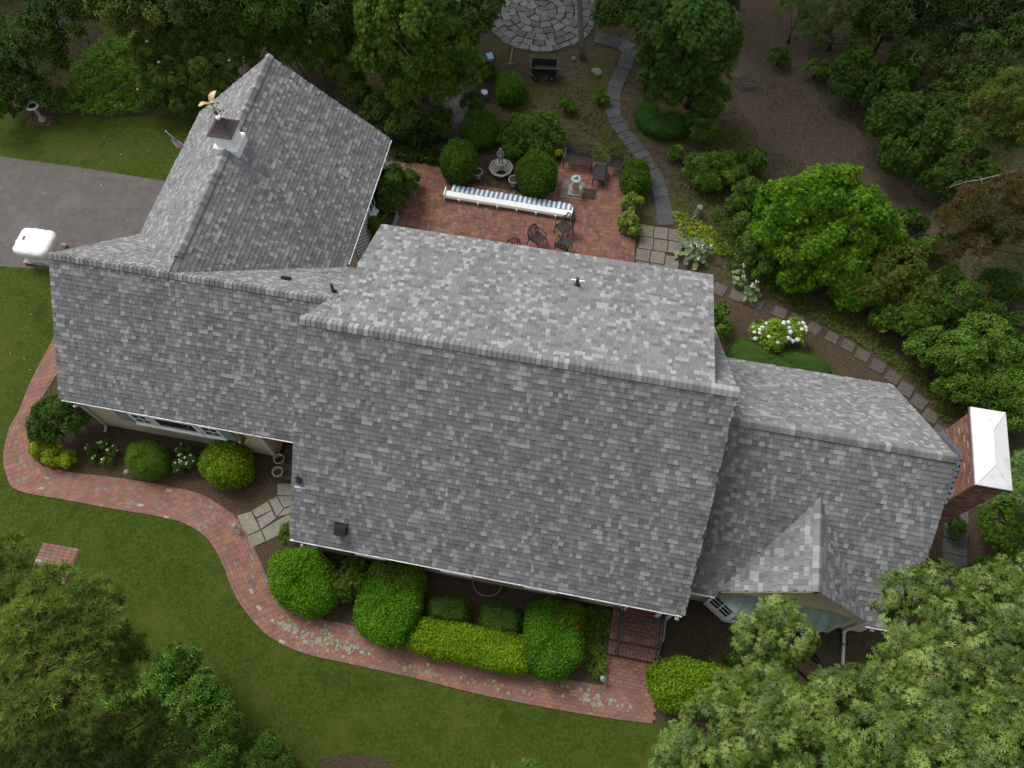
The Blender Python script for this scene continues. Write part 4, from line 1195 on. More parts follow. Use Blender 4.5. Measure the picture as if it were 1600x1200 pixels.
for sd_ in range(4):
    for k in range(4):
        mb = MB(); mb.obox((0, -.313, .655+k*.05), (1, 0, 0), (0, -.6, 1), .48, .03, .01)
        o = mb.build('louvre', M_WHITE, lo_); o.rotation_euler = (0, 0, sd_*math.pi/2)
mb = MB(); sq_frame(mb, .33, .862, 1.0, .38); sq_frame(mb, .385, 1.001, 1.10, .40); mb.build('cornice', M_WHITE, cu)
mb = MB()
prof = [(.425, 1.102), (.33, 1.16), (.22, 1.27), (.125, 1.41), (.05, 1.56)]
V = []; F = []
for a, z in prof: V += [(-a, -a, z), (a, -a, z), (a, a, z), (-a, a, z)]
for i in range(len(prof)-1):
    for k in range(4): F.append((4*i+k, 4*i+(k+1) % 4, 4*i+4+(k+1) % 4, 4*i+4+k))
F += [(16, 17, 18, 19), (3, 2, 1, 0)]
mb.add(V, F); mb.build('roof', mat('dark_bronze', (.075, .055, .055), .45, metal=.3, spec=.4), cu)
mb = MB(); mb.lathe([(.075, 1.52), (.075, 1.60), (.03, 1.61)], 8); mb.build('finial_base', M_WHITE, cu)
# --- eagle weathervane
we = empty('weathervane', h2w(-12.72, 15.82, 6.54), YAW)
tag(we, 'gilded spread eagle weathervane with arrow on the cupola', 'weathervane')
M_GILT = mat('gilt', (.40, .30, .17), .5, metal=.25); M_BRZ = mat('bronze', (.13, .07, .04), .5, metal=.5)
mb = MB(); mb.tube([(0, 0, 0), (0, 0, .52)], .012, 6); mb.build('pole', M_BRZ, we)
mb = MB(); mb.lathe([(.01, .10), (.05, .13), (.065, .17), (.05, .21), (.01, .24)], 12); mb.build('ball', M_BRZ, we, smooth=True)
mb = MB(); mb.tube([(-.28, 0, .33), (.28, 0, .33)], .008, 5); mb.tube([(0, -.28, .30), (0, .28, .30)], .008, 5); mb.build('direction_arms', M_BRZ, we)
def glyph(strokes, ox, oy, z, s_, name):
    mb = MB()
    for a, b in strokes: mb.tube([(ox+a[0]*s_, oy, z+a[1]*s_), (ox+b[0]*s_, oy, z+b[1]*s_)], .007, 4)
    mb.build(name, M_BRZ, we)
glyph([((0, 0), (0, 1)), ((0, 1), (.7, 1)), ((0, .5), (.5, .5)), ((0, 0), (.7, 0))], .29, 0, .285, .09, 'letter')
glyph([((0, 0), (0, 1)), ((0, 1), (.35, .3)), ((.35, .3), (.7, 1)), ((.7, 1), (.7, 0))], -.35, 0, .285, .09, 'letter')
glyph([((0, 0), (0, 1)), ((0, 1), (.7, 0)), ((.7, 0), (.7, 1))], -.03, .29, .255, .09, 'letter')
glyph([((.7, .9), (.1, .9)), ((.1, .9), (.1, .5)), ((.1, .5), (.6, .5)), ((.6, .5), (.6, .05)), ((.6, .05), (0, .05))], -.03, -.29, .255, .09, 'letter')
eg = empty('eagle', (0, 0, .5), -.35, we); eg.scale = (.72, .72, .72)
mb = MB(); mb.tube([(-.20, 0, -.02), (-.10, 0, .03), (0, 0, .10), (.10, 0, .17), (.16, 0, .21), (.21, 0, .20), (.24, 0, .17)], [.012, .05, .085, .08, .055, .035, .008], 10); mb.build('body', M_GILT, eg, smooth=True)
for s_ in (-1, 1):
    mb = MB()
    root_, mid, tip = Vector((.05, s_*.05, .15)), Vector((.04, s_*.22, .40)), Vector((-.10, s_*.52, .34))
    V = []
    for t in np.linspace(0, 1, 9):
        p = root_*(1-t)**2+mid*2*t*(1-t)+tip*t*t
        chord = .06+.20*math.sin(math.pi*min(1, .25+t*.75))
        fe = .03*(t*8 % 2)
        V += [p+Vector((.06, 0, 0)), p+Vector((-chord-fe, 0, -.05)), p+Vector((.06, 0, -.014)), p+Vector((-chord-fe, 0, -.062))]
    F = []
    for i in range(8):
        a, b = 4*i, 4*i+4; F += [(a, a+1, b+1, b), (a+2, b+2, b+3, a+3), (a, b, b+2, a+2), (a+1, a+3, b+3, b+1)]
    F += [(0, 2, 3, 1), (32, 33, 35, 34)]
    mb.add(V, F); mb.build('wing', M_GILT, eg)
mb = MB(); mb.add([(-.12, -.02, .02), (-.12, .02, .02), (-.32, .09, -.05), (-.34, 0, -.05), (-.32, -.09, -.05), (-.12, 0, -.01)], [(0, 4, 3, 2, 1), (5, 1, 2, 3, 4, 0)]); mb.build('tail', M_GILT, eg)
mb = MB(); mb.tube([(-.36, 0, -.10), (.36, 0, -.10)], .010, 5); mb.lathe([(.045, -.1), (.0, .0)], 5, (.36, 0, -.10)); mb.add([(-.36, 0, -.10), (-.30, 0, -.04), (-.42, 0, -.02), (-.46, 0, -.10), (-.42, 0, -.18), (-.30, 0, -.16), (-.36, .01, -.10)], [(0, 1, 2, 3), (0, 3, 4, 5)]); mb.build('arrow', M_BRZ, eg)

# --- flag on a slanted pole at the garage
fp = empty('flag', h2w(-16.22, 18.0, 1.75), YAW)
tag(fp, 'striped flag with blue star field on a slanted pole at the garage', 'flag')
pole_d = Vector((-.62, .0, .92)).normalized()
mb = MB(); mb.tube([(0, 0, 0), tuple(pole_d*1.35)], .013, 6); mb.lathe([(.0, 0), (.028, .03), (0, .07)], 8, tuple(pole_d*1.35)); mb.build('pole', M_WHITE, fp)
def flag_pt(a, b):      # a along the pole from the tip (0..1), b down the hanging fly (0..1)
    p = pole_d*(1.30-.78*a)
    sw = .05*math.sin(a*9+b*3)*b
    return (p.x+.10*b+.03*math.sin(b*7+a*4), p.y+sw-.12*b*(1-a), p.z-.55*b*(.55+.45*(1-a)))
def patch(name, a0, a1, b0, b1, m, off=0.0):
    V = []; n = 8
    for i in range(n+1):
        for j in range(n+1):
            q = flag_pt(a0+(a1-a0)*i/n, b0+(b1-b0)*j/n); V.append((q[0], q[1]-off, q[2]))
    F = [(i*(n+1)+j, i*(n+1)+j+1, (i+1)*(n+1)+j+1, (i+1)*(n+1)+j) for i in range(n) for j in range(n)]
    return MB().add(V, F).build(name, m, fp)
M_FR, M_FW, M_FB = mat('flag_red', (.42, .03, .045), .8), mat('flag_white', (.72, .72, .72), .8), mat('flag_blue', (.035, .055, .14), .8)
for k in range(13):
    a0, a1 = k/13, (k+1)/13
    patch('stripe', a0, a1, .42 if k < 7 else 0, 1, M_FR if k % 2 == 0 else M_FW)
cn = patch('canton', 0, 7/13, 0, .42, M_FB)
mb = MB()
for i in range(9):
    for j in range(6 if i % 2 == 0 else 5):
        q = flag_pt((.5+i)/9.0*(7/13), (.08+.84*(j+(.0 if i % 2 == 0 else .5))/5)*.42)
        for off in (-.006, .006):
            pts = [(q[0]+.014*(1 if k % 2 == 0 else .42)*math.cos(k*math.pi/5+1.57), q[1]+off, q[2]+.014*(1 if k % 2 == 0 else .42)*math.sin(k*math.pi/5+1.57)) for k in range(10)]
            mb.add(pts, [list(range(10))])
o = mb.build('stars', M_FW, cn); tag(o, kind='stuff')

# --- wrapped pallet on the driveway
pc = hat(65, 402)
pal = empty('wrapped_pallet', h2w(-20.13, 14.02-.0, .006), YAW)
a = at(32, 413); b = at(75, 419)
pal.location = (float((a[0]+b[0])/2+.36), float((a[1]+b[1])/2+.52), .006)
pal.rotation_euler = (0, 0, math.atan2(b[1]-a[1], b[0]-a[0]))
tag(pal, 'pallet of shingles wrapped in white plastic on the driveway', 'pallet')
M_WOOD = mat('pallet_wood', (.30, .23, .16), .85, noise=(10, .25))
for k in range(6):
    mb = MB(); mb.box(-.66, .66, -.56+k*.195, -.56+k*.195+.14, .10, .122); mb.build('deck_board', M_WOOD, pal)
for x in (-.64, -.04, .55):
    mb = MB(); mb.box(x, x+.09, -.56, .56, 0, .098); mb.build('stringer', M_WOOD, pal)
mb = MB()
lv = [(.58, .48, .13), (.60, .50, .24), (.56, .47, .36), (.64, .54, .48), (.68, .58, .64), (.70, .60, .80), (.67, .57, .88), (.5, .42, .90)]
n = 40; V = []
for (ax, ay, z) in lv:
    for k in range(n):
        t = 2*math.pi*k/n; c, s = math.cos(t), math.sin(t)
        q = 1/max(abs(c)**6+abs(s)**6, 1e-9)**(1/6)
        fo_ = .045 if z < .6 else .015
        wv = 1+fo_*math.sin(k*2.1+z*9)+fo_*.8*math.sin(k*3.7-z*14)
        V.append((ax*c*q*wv, ay*s*q*wv, z+.012*math.sin(k*1.3)))
F = [(i*n+k, i*n+(k+1) % n, (i+1)*n+(k+1) % n, (i+1)*n+k) for i in range(len(lv)-1) for k in range(n)]+[[(len(lv)-1)*n+k for k in range(n)]]
mb.add(V, F); mb.build('plastic_wrap', mat('white_plastic', (.70, .71, .72), .35, spec=.5, bump=(7, .35, .04)), pal, smooth=True)
mb = MB(); mb.add([(-.46, -.02, .915), (-.36, -.02, .915), (-.36, .16, .915), (-.46, .16, .915)], [(0, 1, 2, 3)]); mb.build('printed_mark', M_BLACK, pal)

# --- retracted awning lying on the patio
aw0, aw1 = hat(696, 302, .2), hat(893, 334, .2)
aw = empty('retracted_awning', h2w((aw0[0]+aw1[0])/2, (aw0[1]+aw1[1])/2+.02, .03), YAW+math.atan2(aw1[1]-aw0[1], aw1[0]-aw0[0]))
tag(aw, 'rolled white awning with blue striped valance lying across the patio', 'awning')
LA = float(np.linalg.norm(aw1-aw0))/2
mb = MB()
pr = [(-.20, .10), (-.22, .18), (-.18, .25), (-.05, .28), (.06, .27), (.09, .20), (.08, .10)]
n = len(pr)
mb.add([(-LA, y, z) for y, z in pr]+[(LA, y, z) for y, z in pr], [(i, n+i, n+(i+1) % n, (i+1) % n) for i in range(n)]+[list(range(n)), list(range(n, 2*n))[::-1]])
mb.build('cassette', M_WHITE, aw)
for x in (-LA-.03, LA-.01):
    mb = MB(); mb.box(x, x+.04, -.24, .17, .06, .345); mb.build('end_cap', M_WHITE, aw)
mb = MB(); mb.tube([(-LA+.1, -.15, .07), (LA-.1, -.15, .07)], .03, 8); mb.build('front_bar', M_WHITE, aw)
for x in np.linspace(-LA+.6, LA-.6, 6):
    mb = MB(); mb.box(x-.03, x+.03, -.26, -.19, .05, .18); mb.build('bracket', M_WHITE, aw)
for x in (-LA*.7, LA*.7):
    mb = MB(); mb.box(x-.06, x+.06, -.2, .3, 0, .06); mb.build('support_block', M_WOOD, aw)
M_AB, M_AW = mat('awning_blue', (.10, .20, .36), .8, noise=(6, .12)), mat('awning_white', (.66, .65, .60), .8, noise=(6, .08))
ns = 50
for k in range(ns):
    x0, x1 = -LA+.22+(2*LA-.24)*k/ns, -LA+.22+(2*LA-.24)*(k+1)/ns
    sc = .30-.02*abs(math.sin(math.pi*k/2))+.012*math.sin(k*1.9)
    mb = MB(); V = []
    for y, z in ((.05, .285), (.18, .27), (.12+sc, .22), (.17+sc, .12)):
        V += [(x0, y, z+.012*math.sin(k)), (x1, y, z+.012*math.sin(k+1))]
    mb.add(V, [(0, 1, 3, 2), (2, 3, 5, 4), (4, 5, 7, 6)]); mb.build('valance_stripe', M_AB if k % 2 else M_AW, aw)

# --- statue fountain
fo = empty('fountain', at(783, 268))
tag(fo, 'grey child statue standing over a scalloped stone fountain basin', 'fountain')
oct_ = lambda a: 1+.07*abs(math.cos(4*a))
mb = MB(); mb.lathe([(.30, 0), (.34, .05), (.42, .18), (.46, .22), (.46, .26), (.39, .26), (.36, .20), (.05, .14)], 48, fn=oct_); mb.build('basin', M_CAST, fo)
mb = MB(); mb.lathe([(.355, .19), (.01, .19)], 32, cap=False); mb.build('water', mat('dark_water', (.02, .022, .018), .08, spec=.6), fo)
mb = MB(); mb.lathe([(.14, .15), (.10, .22), (.07, .35), (.10, .44), (.20, .52), (.23, .56), (.21, .57), (.16, .54), (.02, .53)], 24); mb.build('pedestal', M_CAST, fo, smooth=True)
def figure(name, parent, edges, verts, rads, m, loc=(0, 0, 0), sub=2):
    me = bpy.data.meshes.new(name); me.from_pydata(verts, edges, []); me.update()
    o = bpy.data.objects.new(name, me); o.location = loc; link(o, parent)
    sk = o.modifiers.new('skin', 'SKIN'); sk.use_smooth_shade = True
    for i, r_ in enumerate(rads): me.skin_vertices[0].data[i].radius = (r_, r_)
    me.skin_vertices[0].data[0].use_root = True
    ss = o.modifiers.new('sub', 'SUBSURF'); ss.levels = sub; ss.render_levels = sub
    me.materials.append(m)
    return o
sv = [(0, 0, .38), (0, 0, .50), (0, -.01, .60), (0, 0, .66), (0, -.01, .73), (0, -.015, .80),      # pelvis chest neck head
      (-.05, 0, .34), (-.055, .02, .19), (-.055, .0, .03), (-.055, -.06, .01),
      (.05, 0, .34), (.06, -.04, .19), (.055, .01, .03), (.06, -.06, .01),
      (-.10, 0, .58), (-.14, -.03, .47), (-.07, -.12, .44), (.10, 0, .58), (.14, -.03, .47), (.07, -.12, .44)]
se = [(0, 1), (1, 2), (2, 3), (3, 4), (4, 5), (0, 6), (6, 7), (7, 8), (8, 9), (0, 10), (10, 11), (11, 12), (12, 13), (2, 14), (14, 15), (15, 16), (2, 17), (17, 18), (18, 19)]
figure('statue', fo, se, sv, [.085, .075, .085, .035, .065, .055, .06, .045, .028, .022, .06, .045, .028, .022, .038, .03, .022, .038, .03, .022], M_LEAD, (0, 0, .54))
mb = MB(); mb.lathe([(.02, 0), (.06, .03), (.05, .1), (.065, .13)], 10, (0, -.14, .95)); mb.build('held_jug', M_LEAD, fo, smooth=True)

# --- two urn planters, sundial, birdbath
def urn(u, v, label, s=1.0):
    r_ = empty('urn_planter', at(u, v)); tag(r_, label, 'planter', 'cast stone urns by the fountain')
    mb = MB(); mb.lathe([(.11*s, 0), (.11*s, .05*s), (.07*s, .08*s), (.10*s, .13*s), (.17*s, .20*s), (.20*s, .30*s), (.22*s, .33*s), (.215*s, .36*s), (.18*s, .36*s), (.165*s, .30*s)], 24, cap=False); mb.build('bowl', M_CAST, r_, smooth=True)
    mb = MB(); mb.lathe([(.172*s, .315*s), (.0, .325*s)], 20, cap=False); mb.build('soil', M_MULCH, r_)
urn(747, 277, 'round cast stone urn left of the fountain basin'); urn(803, 289, 'round cast stone urn right of the fountain basin')
sdl = empty('sundial', at(898, 300)); tag(sdl, 'stone baluster sundial on a square slab in the patio', 'sundial')
sl_c = np.array(sdl.location)
mb = MB(); mb.box(-.55, .35, -.38, .55, -.02, .045); o = mb.build('slab', mat('old_slab', (.15, .14, .10), .9, noise=(8, .25)), sdl); o.rotation_euler = (0, 0, YAW)
mb = MB(); mb.box(-.26, .26, -.26, .26, .047, .12); o = mb.build('plinth', M_CAST, sdl); o.rotation_euler = (0, 0, YAW)
mb = MB(); mb.lathe([(.20, .122), (.20, .17), (.13, .22), (.10, .30), (.15, .40), (.13, .48), (.08, .58), (.075, .66), (.11, .72), (.15, .76)], 24); mb.build('pedestal', M_CAST, sdl, smooth=True)
mb = MB(); mb.lathe([(.16, .762), (.19, .78), (.19, .80), (.02, .805)], 28); dl = mb.build('dial', mat('verdigris', (.24, .36, .33), .7, noise=(14, .2)), sdl)
mb = MB(); mb.add([(-.12, 0, .807), (.08, 0, .807), (.08, 0, .92), (-.12, .01, .807), (.08, .01, .807), (.08, .01, .92)], [(0, 1, 2), (5, 4, 3), (0, 2, 5, 3), (1, 4, 5, 2)]); mb.build('gnomon', M_BRZ, dl)
bb = empty('birdbath', at(67, 187)); tag(bb, 'pale stone birdbath on a brick patch beside the lawn', 'birdbath')
mb = MB(); mb.lathe([(.17, .0), (.17, .05), (.10, .10), (.075, .30), (.085, .50), (.07, .62), (.12, .70)], 20); mb.build('pedestal', M_CAST, bb, smooth=True)
mb = MB(); mb.lathe([(.08, .70), (.22, .74), (.30, .80), (.30, .83), (.26, .83), (.20, .785), (.01, .77)], 28); bw_ = mb.build('bowl', mat('pale_stone', (.45, .44, .40), .8, noise=(12, .2)), bb, smooth=True)
mb = MB(); mb.lathe([(.15, .790), (.01, .790)], 20, cap=False); mb.build('water', mat('dark_water', (.02, .022, .018), .08), bb)
bp = sheet('birdbath_patch', [(45, 180), (85, 180), (80, 198), (47, 194)], .005, M_MULCH, rough=.05)
items = []
for i in range(5):
    for j in range(5):
        p = at(58, 189)[:2]+np.array([(i-1.5)*.21, (j-2.2)*.11]); items.append([p[0], p[1], random.gauss(0, .12), .19, .09, -.02, .014, *red(.62)])
place_pieces(items, bp, 'brick', 'brick_field', M_BRICK)

# --- patio furniture of dark iron
def iron_chair(u, v, rz, label):
    r_ = empty('patio_chair', at(u, v), rz); tag(r_, label, 'chair', 'iron mesh chairs on the patio')
    M_ = M_IRON
    mb = MB(); q = [(-.23, -.22), (.23, -.22), (.25, .22), (-.25, .22)]
    mb.tube([(x, y, .43) for x, y in q]+[(q[0][0], q[0][1], .43)], .022, 6); mb.build('seat_frame', M_, r_)
    mb = MB()
    for k in range(15):
        t = -.22+.44*k/14; mb.box(-.23, .23, t-.010, t+.010, .424, .430); mb.box(t-.010, t+.010, -.22, .22, .4305, .435)
    mb.build('mesh_seat', M_, r_)
    for sx in (-1, 1):
        mb = MB(); mb.tube([(sx*.23, -.22, .43), (sx*.25, -.26, .22), (sx*.27, -.27, 0)], .02, 6); mb.build('leg', M_, r_)
        mb = MB(); mb.tube([(sx*.25, .22, .43), (sx*.26, .27, .2), (sx*.27, .31, 0)], .02, 6); mb.build('leg', M_, r_)
        mb = MB(); mb.tube([(sx*.25, .28, .66), (sx*.29, .05, .66), (sx*.28, -.18, .62), (sx*.24, -.2, .44)], .018, 6); mb.build('armrest', M_, r_)
    mb = MB(); mb.tube([(-.25, .22, .43), (-.24, .30, .70), (-.19, .34, .86), (0, .36, .92), (.19, .34, .86), (.24, .30, .70), (.25, .22, .43)], .024, 6)
    bk = mb.build('back_frame', M_, r_)
    for k in range(6):
        x = -.17+.068*k; mb = MB(); mb.tube([(x, .23, .44), (x*1.05+.02*math.sin(k*2), .29, .66), (x*.85, .345, .88)], .014, 5); mb.build('back_bar', M_, bk)
    return r_
iron_chair(840, 383, YAW+1.0, 'dark iron mesh chair facing right near the rear eave')
iron_chair(880, 365, YAW-.75, 'dark iron chair nearest to the awning end')
iron_chair(880, 392, YAW-.25+math.pi, 'dark iron chair almost touching the rear roof edge')
iron_chair(803, 406, YAW+.2, 'dark iron chair mostly hidden below the rear eave')
def settee(u, v, wd, rz, label, name='patio_settee', cat='bench'):
    r_ = empty(name, at(u, v), rz); tag(r_, label, cat)
    mb = MB(); h = wd/2
    for k in range(9): mb.box(-h, h, -.24+k*.055, -.24+k*.055+.04, .42, .435)
    mb.build('slatted_seat', M_IRON, r_)
    mb = MB()
    for k in range(int(wd/.07)): x = -h+.035+k*.07; mb.tube([(x, .27, .43), (x, .36, .86)], .014, 4)
    mb.tube([(-h, .36, .88), (0, .38, .93), (h, .36, .88)], .018, 6); mb.tube([(-h, .26, .45), (h, .26, .45)], .014, 6)
    mb.build('backrest', M_IRON, r_)
    for x in (-h, h):
        for y in (-.24, .27):
            mb = MB(); mb.tube([(x, y, .66 if y < 0 else .88), (x, y, 0)], .016, 6); mb.build('leg', M_IRON, r_)
        mb = MB(); mb.box(x-.03, x+.03, -.28, .30, .655, .675); mb.build('armrest', M_IRON, r_)
settee(903, 259, 1.15, YAW, 'dark iron settee behind the sundial')
settee(961, 266, .62, YAW-.05, 'single dark iron armchair beside the round shrub', 'patio_armchair', 'chair')
cf = empty('coffee_table', at(936, 279), YAW); tag(cf, 'low dark slatted table between settee and armchair', 'table')
for k in range(8):
    mb = MB(); mb.box(-.24, .24, -.42+k*.105, -.42+k*.105+.085, .40, .42); mb.build('slat', M_IRON, cf)
mb = MB(); mb.box(-.25, .25, -.43, .43, .37, .399); mb.build('frame', M_IRON, cf)
for x in (-.22, .22):
    for y in (-.38, .38):
        mb = MB(); mb.tube([(x, y, .37), (x*1.05, y*1.03, 0)], .02, 6); mb.build('leg', M_IRON, cf)
dm = empty('door_mat', at(921, 303, .03), YAW); dm.location.z = .034
tag(dm, 'dark square grate lying on the patio beside the sundial slab', 'grate')
for k in range(7):
    mb = MB(); mb.box(-.26, .26, -.26+k*.078, -.26+k*.078+.03, .012, .022); mb.build('bar', M_IRON, dm)
    mb = MB(); mb.box(-.26+k*.078, -.26+k*.078+.03, -.26, .26, 0, .0118); mb.build('bar', M_IRON, dm)

# --- garden cart, blue tubs, sack truck, stone, log, wire
gc = empty('garden_cart', at(850, 118), -.12); tag(gc, 'black plastic garden cart by the flagstone terrace', 'cart')
mb = MB()
a, b, c, d_ = (.58, .33), (.50, .26), .34, .66
V = [(-b[0], -b[1], c), (b[0], -b[1], c), (b[0], b[1], c), (-b[0], b[1], c), (-a[0], -a[1], d_), (a[0], -a[1], d_), (a[0], a[1], d_), (-a[0], a[1], d_),
     (-a[0]+.04, -a[1]+.04, d_), (a[0]-.04, -a[1]+.04, d_), (a[0]-.04, a[1]-.04, d_), (-a[0]+.04, a[1]-.04, d_), (-b[0]+.03, -b[1]+.03, c+.03), (b[0]-.03, -b[1]+.03, c+.03), (b[0]-.03, b[1]-.03, c+.03), (-b[0]+.03, b[1]-.03, c+.03)]
F = [(3, 2, 1, 0)]+[(i, (i+1) % 4, 4+(i+1) % 4, 4+i) for i in range(4)]+[(4+i, 4+(i+1) % 4, 8+(i+1) % 4, 8+i) for i in range(4)]+[(8+i, 8+(i+1) % 4, 12+(i+1) % 4, 12+i) for i in range(4)]+[(12, 13, 14, 15)]
mb.add(V, F); mb.build('tub', mat('black_plastic', (.02, .02, .022), .45, spec=.4), gc)
for x in (-.36, .36):
    for y in (-.32, .32):
        mb = MB(); mb.tube([(x, y-.05, .16), (x, y+.05, .16)], .16, 16); wl = mb.build('wheel', M_BLACK, gc)
        mb = MB(); mb.tube([(x, y-.055, .16), (x, y+.055, .16)], .07, 10); mb.build('rim', mat('grey_metal', (.2, .2, .2), .5, metal=.5), wl)
mb = MB(); mb.box(-.5, .5, -.2, .2, .24, .338); mb.tube([(-.5, 0, .25), (-.9, -.03, .16), (-1.35, -.08, .06)], .018, 6); mb.tube([(-1.35, -.18, .06), (-1.35, .02, .06)], .018, 6); mb.build('chassis', M_BLACK, gc)
tb_ = empty('storage_tub', at(766, 92), .25); tag(tb_, 'flat rectangular bright blue tub near the terrace edge', 'tub')
mb = MB(); sq = [(-.12, -.19), (.12, -.19), (.12, .19), (-.12, .19)]; mb.prism(sq, 0, .14); mb.build('body', mat('blue_plastic', (.14, .28, .46), .4), tb_)
mb = MB(); mb.prism([(x*1.08, y*1.05) for x, y in sq], .142, .17); mb.build('lid', mat('blue_lid', (.20, .36, .55), .4), tb_)
bk = empty('bucket', at(757, 153)); tag(bk, 'pale blue bucket standing on bare soil among shrubs', 'bucket')
mb = MB(); mb.lathe([(.12, 0), (.15, .30), (.155, .30), (.155, .32), (.14, .32), (.12, .04), (.01, .03)], 20); mb.build('body', mat('blue_bucket', (.12, .22, .32), .4), bk, smooth=False)
mb = MB(); mb.lathe([(.157, .322), (.157, .34), (.01, .345)], 20); mb.build('lid', mat('pale_blue', (.40, .50, .56), .5), bk)
rk = empty('garden_rake', at(797, 100)); tag(rk, 'wooden handled rake lying on the moss by the cart', 'rake')
mb = MB(); p0, p1 = at(801, 76)-at(797, 100), np.zeros(3); mb.tube([(p0[0], p0[1], .05), (0, 0, .04)], .015, 6); mb.build('handle', mat('ash_wood', (.36, .27, .13), .7), rk)
mb = MB(); mb.tube([(-.2, 0, .03), (.2, 0, .03)], .012, 5); [mb.tube([(x, 0, .03), (x, -.03, -.02)], .006, 4) for x in np.linspace(-.19, .19, 9)]; mb.build('head', mat('worn_metal', (.3, .27, .2), .6), rk)
def rock(u, v, s, label, tint=(.16, .155, .14)):
    r_ = MB(); n = 10
    for i, (r0, z) in enumerate([(.9, -.1), (1.0, .1), (.85, .35), (.5, .52), (.1, .56)]):
        pass
    r_.lathe([(.9*s, -.1*s), (1.0*s, .1*s), (.85*s, .35*s), (.5*s, .52*s), (.1*s, .56*s)], n, fn=lambda a: 1+.18*math.sin(a*2+u)+.1*math.sin(a*3+v), tint=tint)
    o = r_.build('garden_rock', M_STONE, tint=True); o.location = at(u, v); tag(o, label, 'rock')
rock(933, 113, .24, 'grey boulder beside the curved bluestone path'); rock(897, 92, .13, 'small brown stone at the foot of the slim tree', (.14, .10, .08))
lg = empty('tree_stump', at(1090, 336), .2); tag(lg, 'short upright weathered log among ground cover', 'stump')
mb = MB(); mb.lathe([(.15, -.03), (.12, .06), (.10, .25), (.11, .5), (.02, .53)], 10, fn=lambda a: 1+.15*math.sin(3*a)); mb.build('log', M_GREYBARK, lg)
mb = MB(); mb.tube([(.02, 0, .1), (-.2, -.1, .03), (-.32, -.08, .0)], [.04, .03, .01], 6); mb.build('root', M_GREYBARK, lg)
wc = empty('wire_bundle', at(1163, 125)); tag(wc, 'tangled bundle of grey wire fencing on bare dirt', 'wire')
for k in range(12):
    mb = MB(); a0 = random.uniform(0, 6); rr_ = random.uniform(.25, .5)
    mb.tube([(rr_*math.cos(a0+t*.5)*1.2, rr_*math.sin(a0+t*.5)*.8-.05*t, .06+.1*abs(math.sin(t*.9+k))) for t in range(8)], .011, 4); mb.build('strand', mat('dull_wire', (.10, .10, .10), .7), wc)
wb = empty('window_well', h2w(-.02, 4.36), YAW); wp = at(762, 912); wb.location = (wp[0], wp[1], 0)
tag(wb, 'half round metal window well below the front eave', 'window well')
mb = MB(); pts = [(.46*math.cos(a), .40*math.sin(a)) for a in np.linspace(math.pi, 2*math.pi, 17)]
for (x0, y0), (x1, y1) in zip(pts[:-1], pts[1:]): mb.obox(((x0+x1)/2, (y0+y1)/2, .06), (x1-x0, y1-y0, 0), (0, 0, 1), math.hypot(x1-x0, y1-y0)+.01, .025, .14)
mb.build('rim', mat('galvanised', (.28, .28, .29), .5), wb)
mb = MB(); mb.prism(pts, -.01, .012); mb.build('floor', M_MULCH, wb)

# --- two pots on the side step and the step itself
ss_ = empty('side_step', at(450, 738)); tag(ss_, 'low dark stone step beneath the two empty pots', 'step')
q0 = hat(432, 747); q1 = hat(460, 705)
mb = MB(); mb.box(q0[0]-.0, q0[0]+.9, q0[1], q1[1]+.15, 0, .09); mb.v = [tuple(np.array(h2w(*p))-np.array(ss_.location)) for p in mb.v]; mb.build('tread', mat('step_stone', (.10, .085, .07), .9, noise=(8, .2)), ss_)
def pot(u, v, label, z):
    r_ = empty('flower_pot', at(u, v, z)); tag(r_, label, 'pot', 'empty buff pots by the side entry')
    mb = MB(); mb.lathe([(.10, 0), (.165, .30), (.185, .30), (.185, .36), (.155, .36), (.14, .26), (.12, .2)], 24, cap=False); mb.build('body', mat('buff_clay', (.33, .28, .17), .85, noise=(10, .12)), r_, smooth=True)
    mb = MB(); mb.lathe([(.128, .22), (.0, .23)], 20, cap=False); mb.build('soil', M_MULCH, r_)
    mb = MB(); mb.tube([(.02, -.03, .22), (.05, .02, .33)], .02, 5); mb.tube([(-.03, .03, .22), (.0, .0, .3)], .015, 5); mb.build('dry_stems', M_BARK, r_)
pot(440, 722, 'buff clay pot nearer to the house wall', .09); pot(438, 742, 'buff clay pot at the front edge of the side step', .09)
def path_light(u, v, label):
    r_ = empty('path_light', at(u, v)); tag(r_, label, 'lamp', 'small path lights')
    mb = MB(); mb.tube([(0, 0, 0), (0, 0, .26)], .012, 6); mb.build('stake', M_BLACK, r_)
    mb = MB(); mb.lathe([(.04, .26), (.05, .34)], 10); mb.build('lens', mat('lens', (.5, .5, .5), .2), r_)
    mb = MB(); mb.lathe([(.095, .342), (.09, .36), (.03, .39), (.01, .395)], 14); mb.build('cap', mat('grey_metal', (.2, .2, .2), .5, metal=.5), r_)
path_light(205, 742, 'small path light beside the left clipped ball'); path_light(372, 826, 'small path light at the corner of the stone landing'); path_light(941, 1062, 'small path light in the ground cover by the steps')

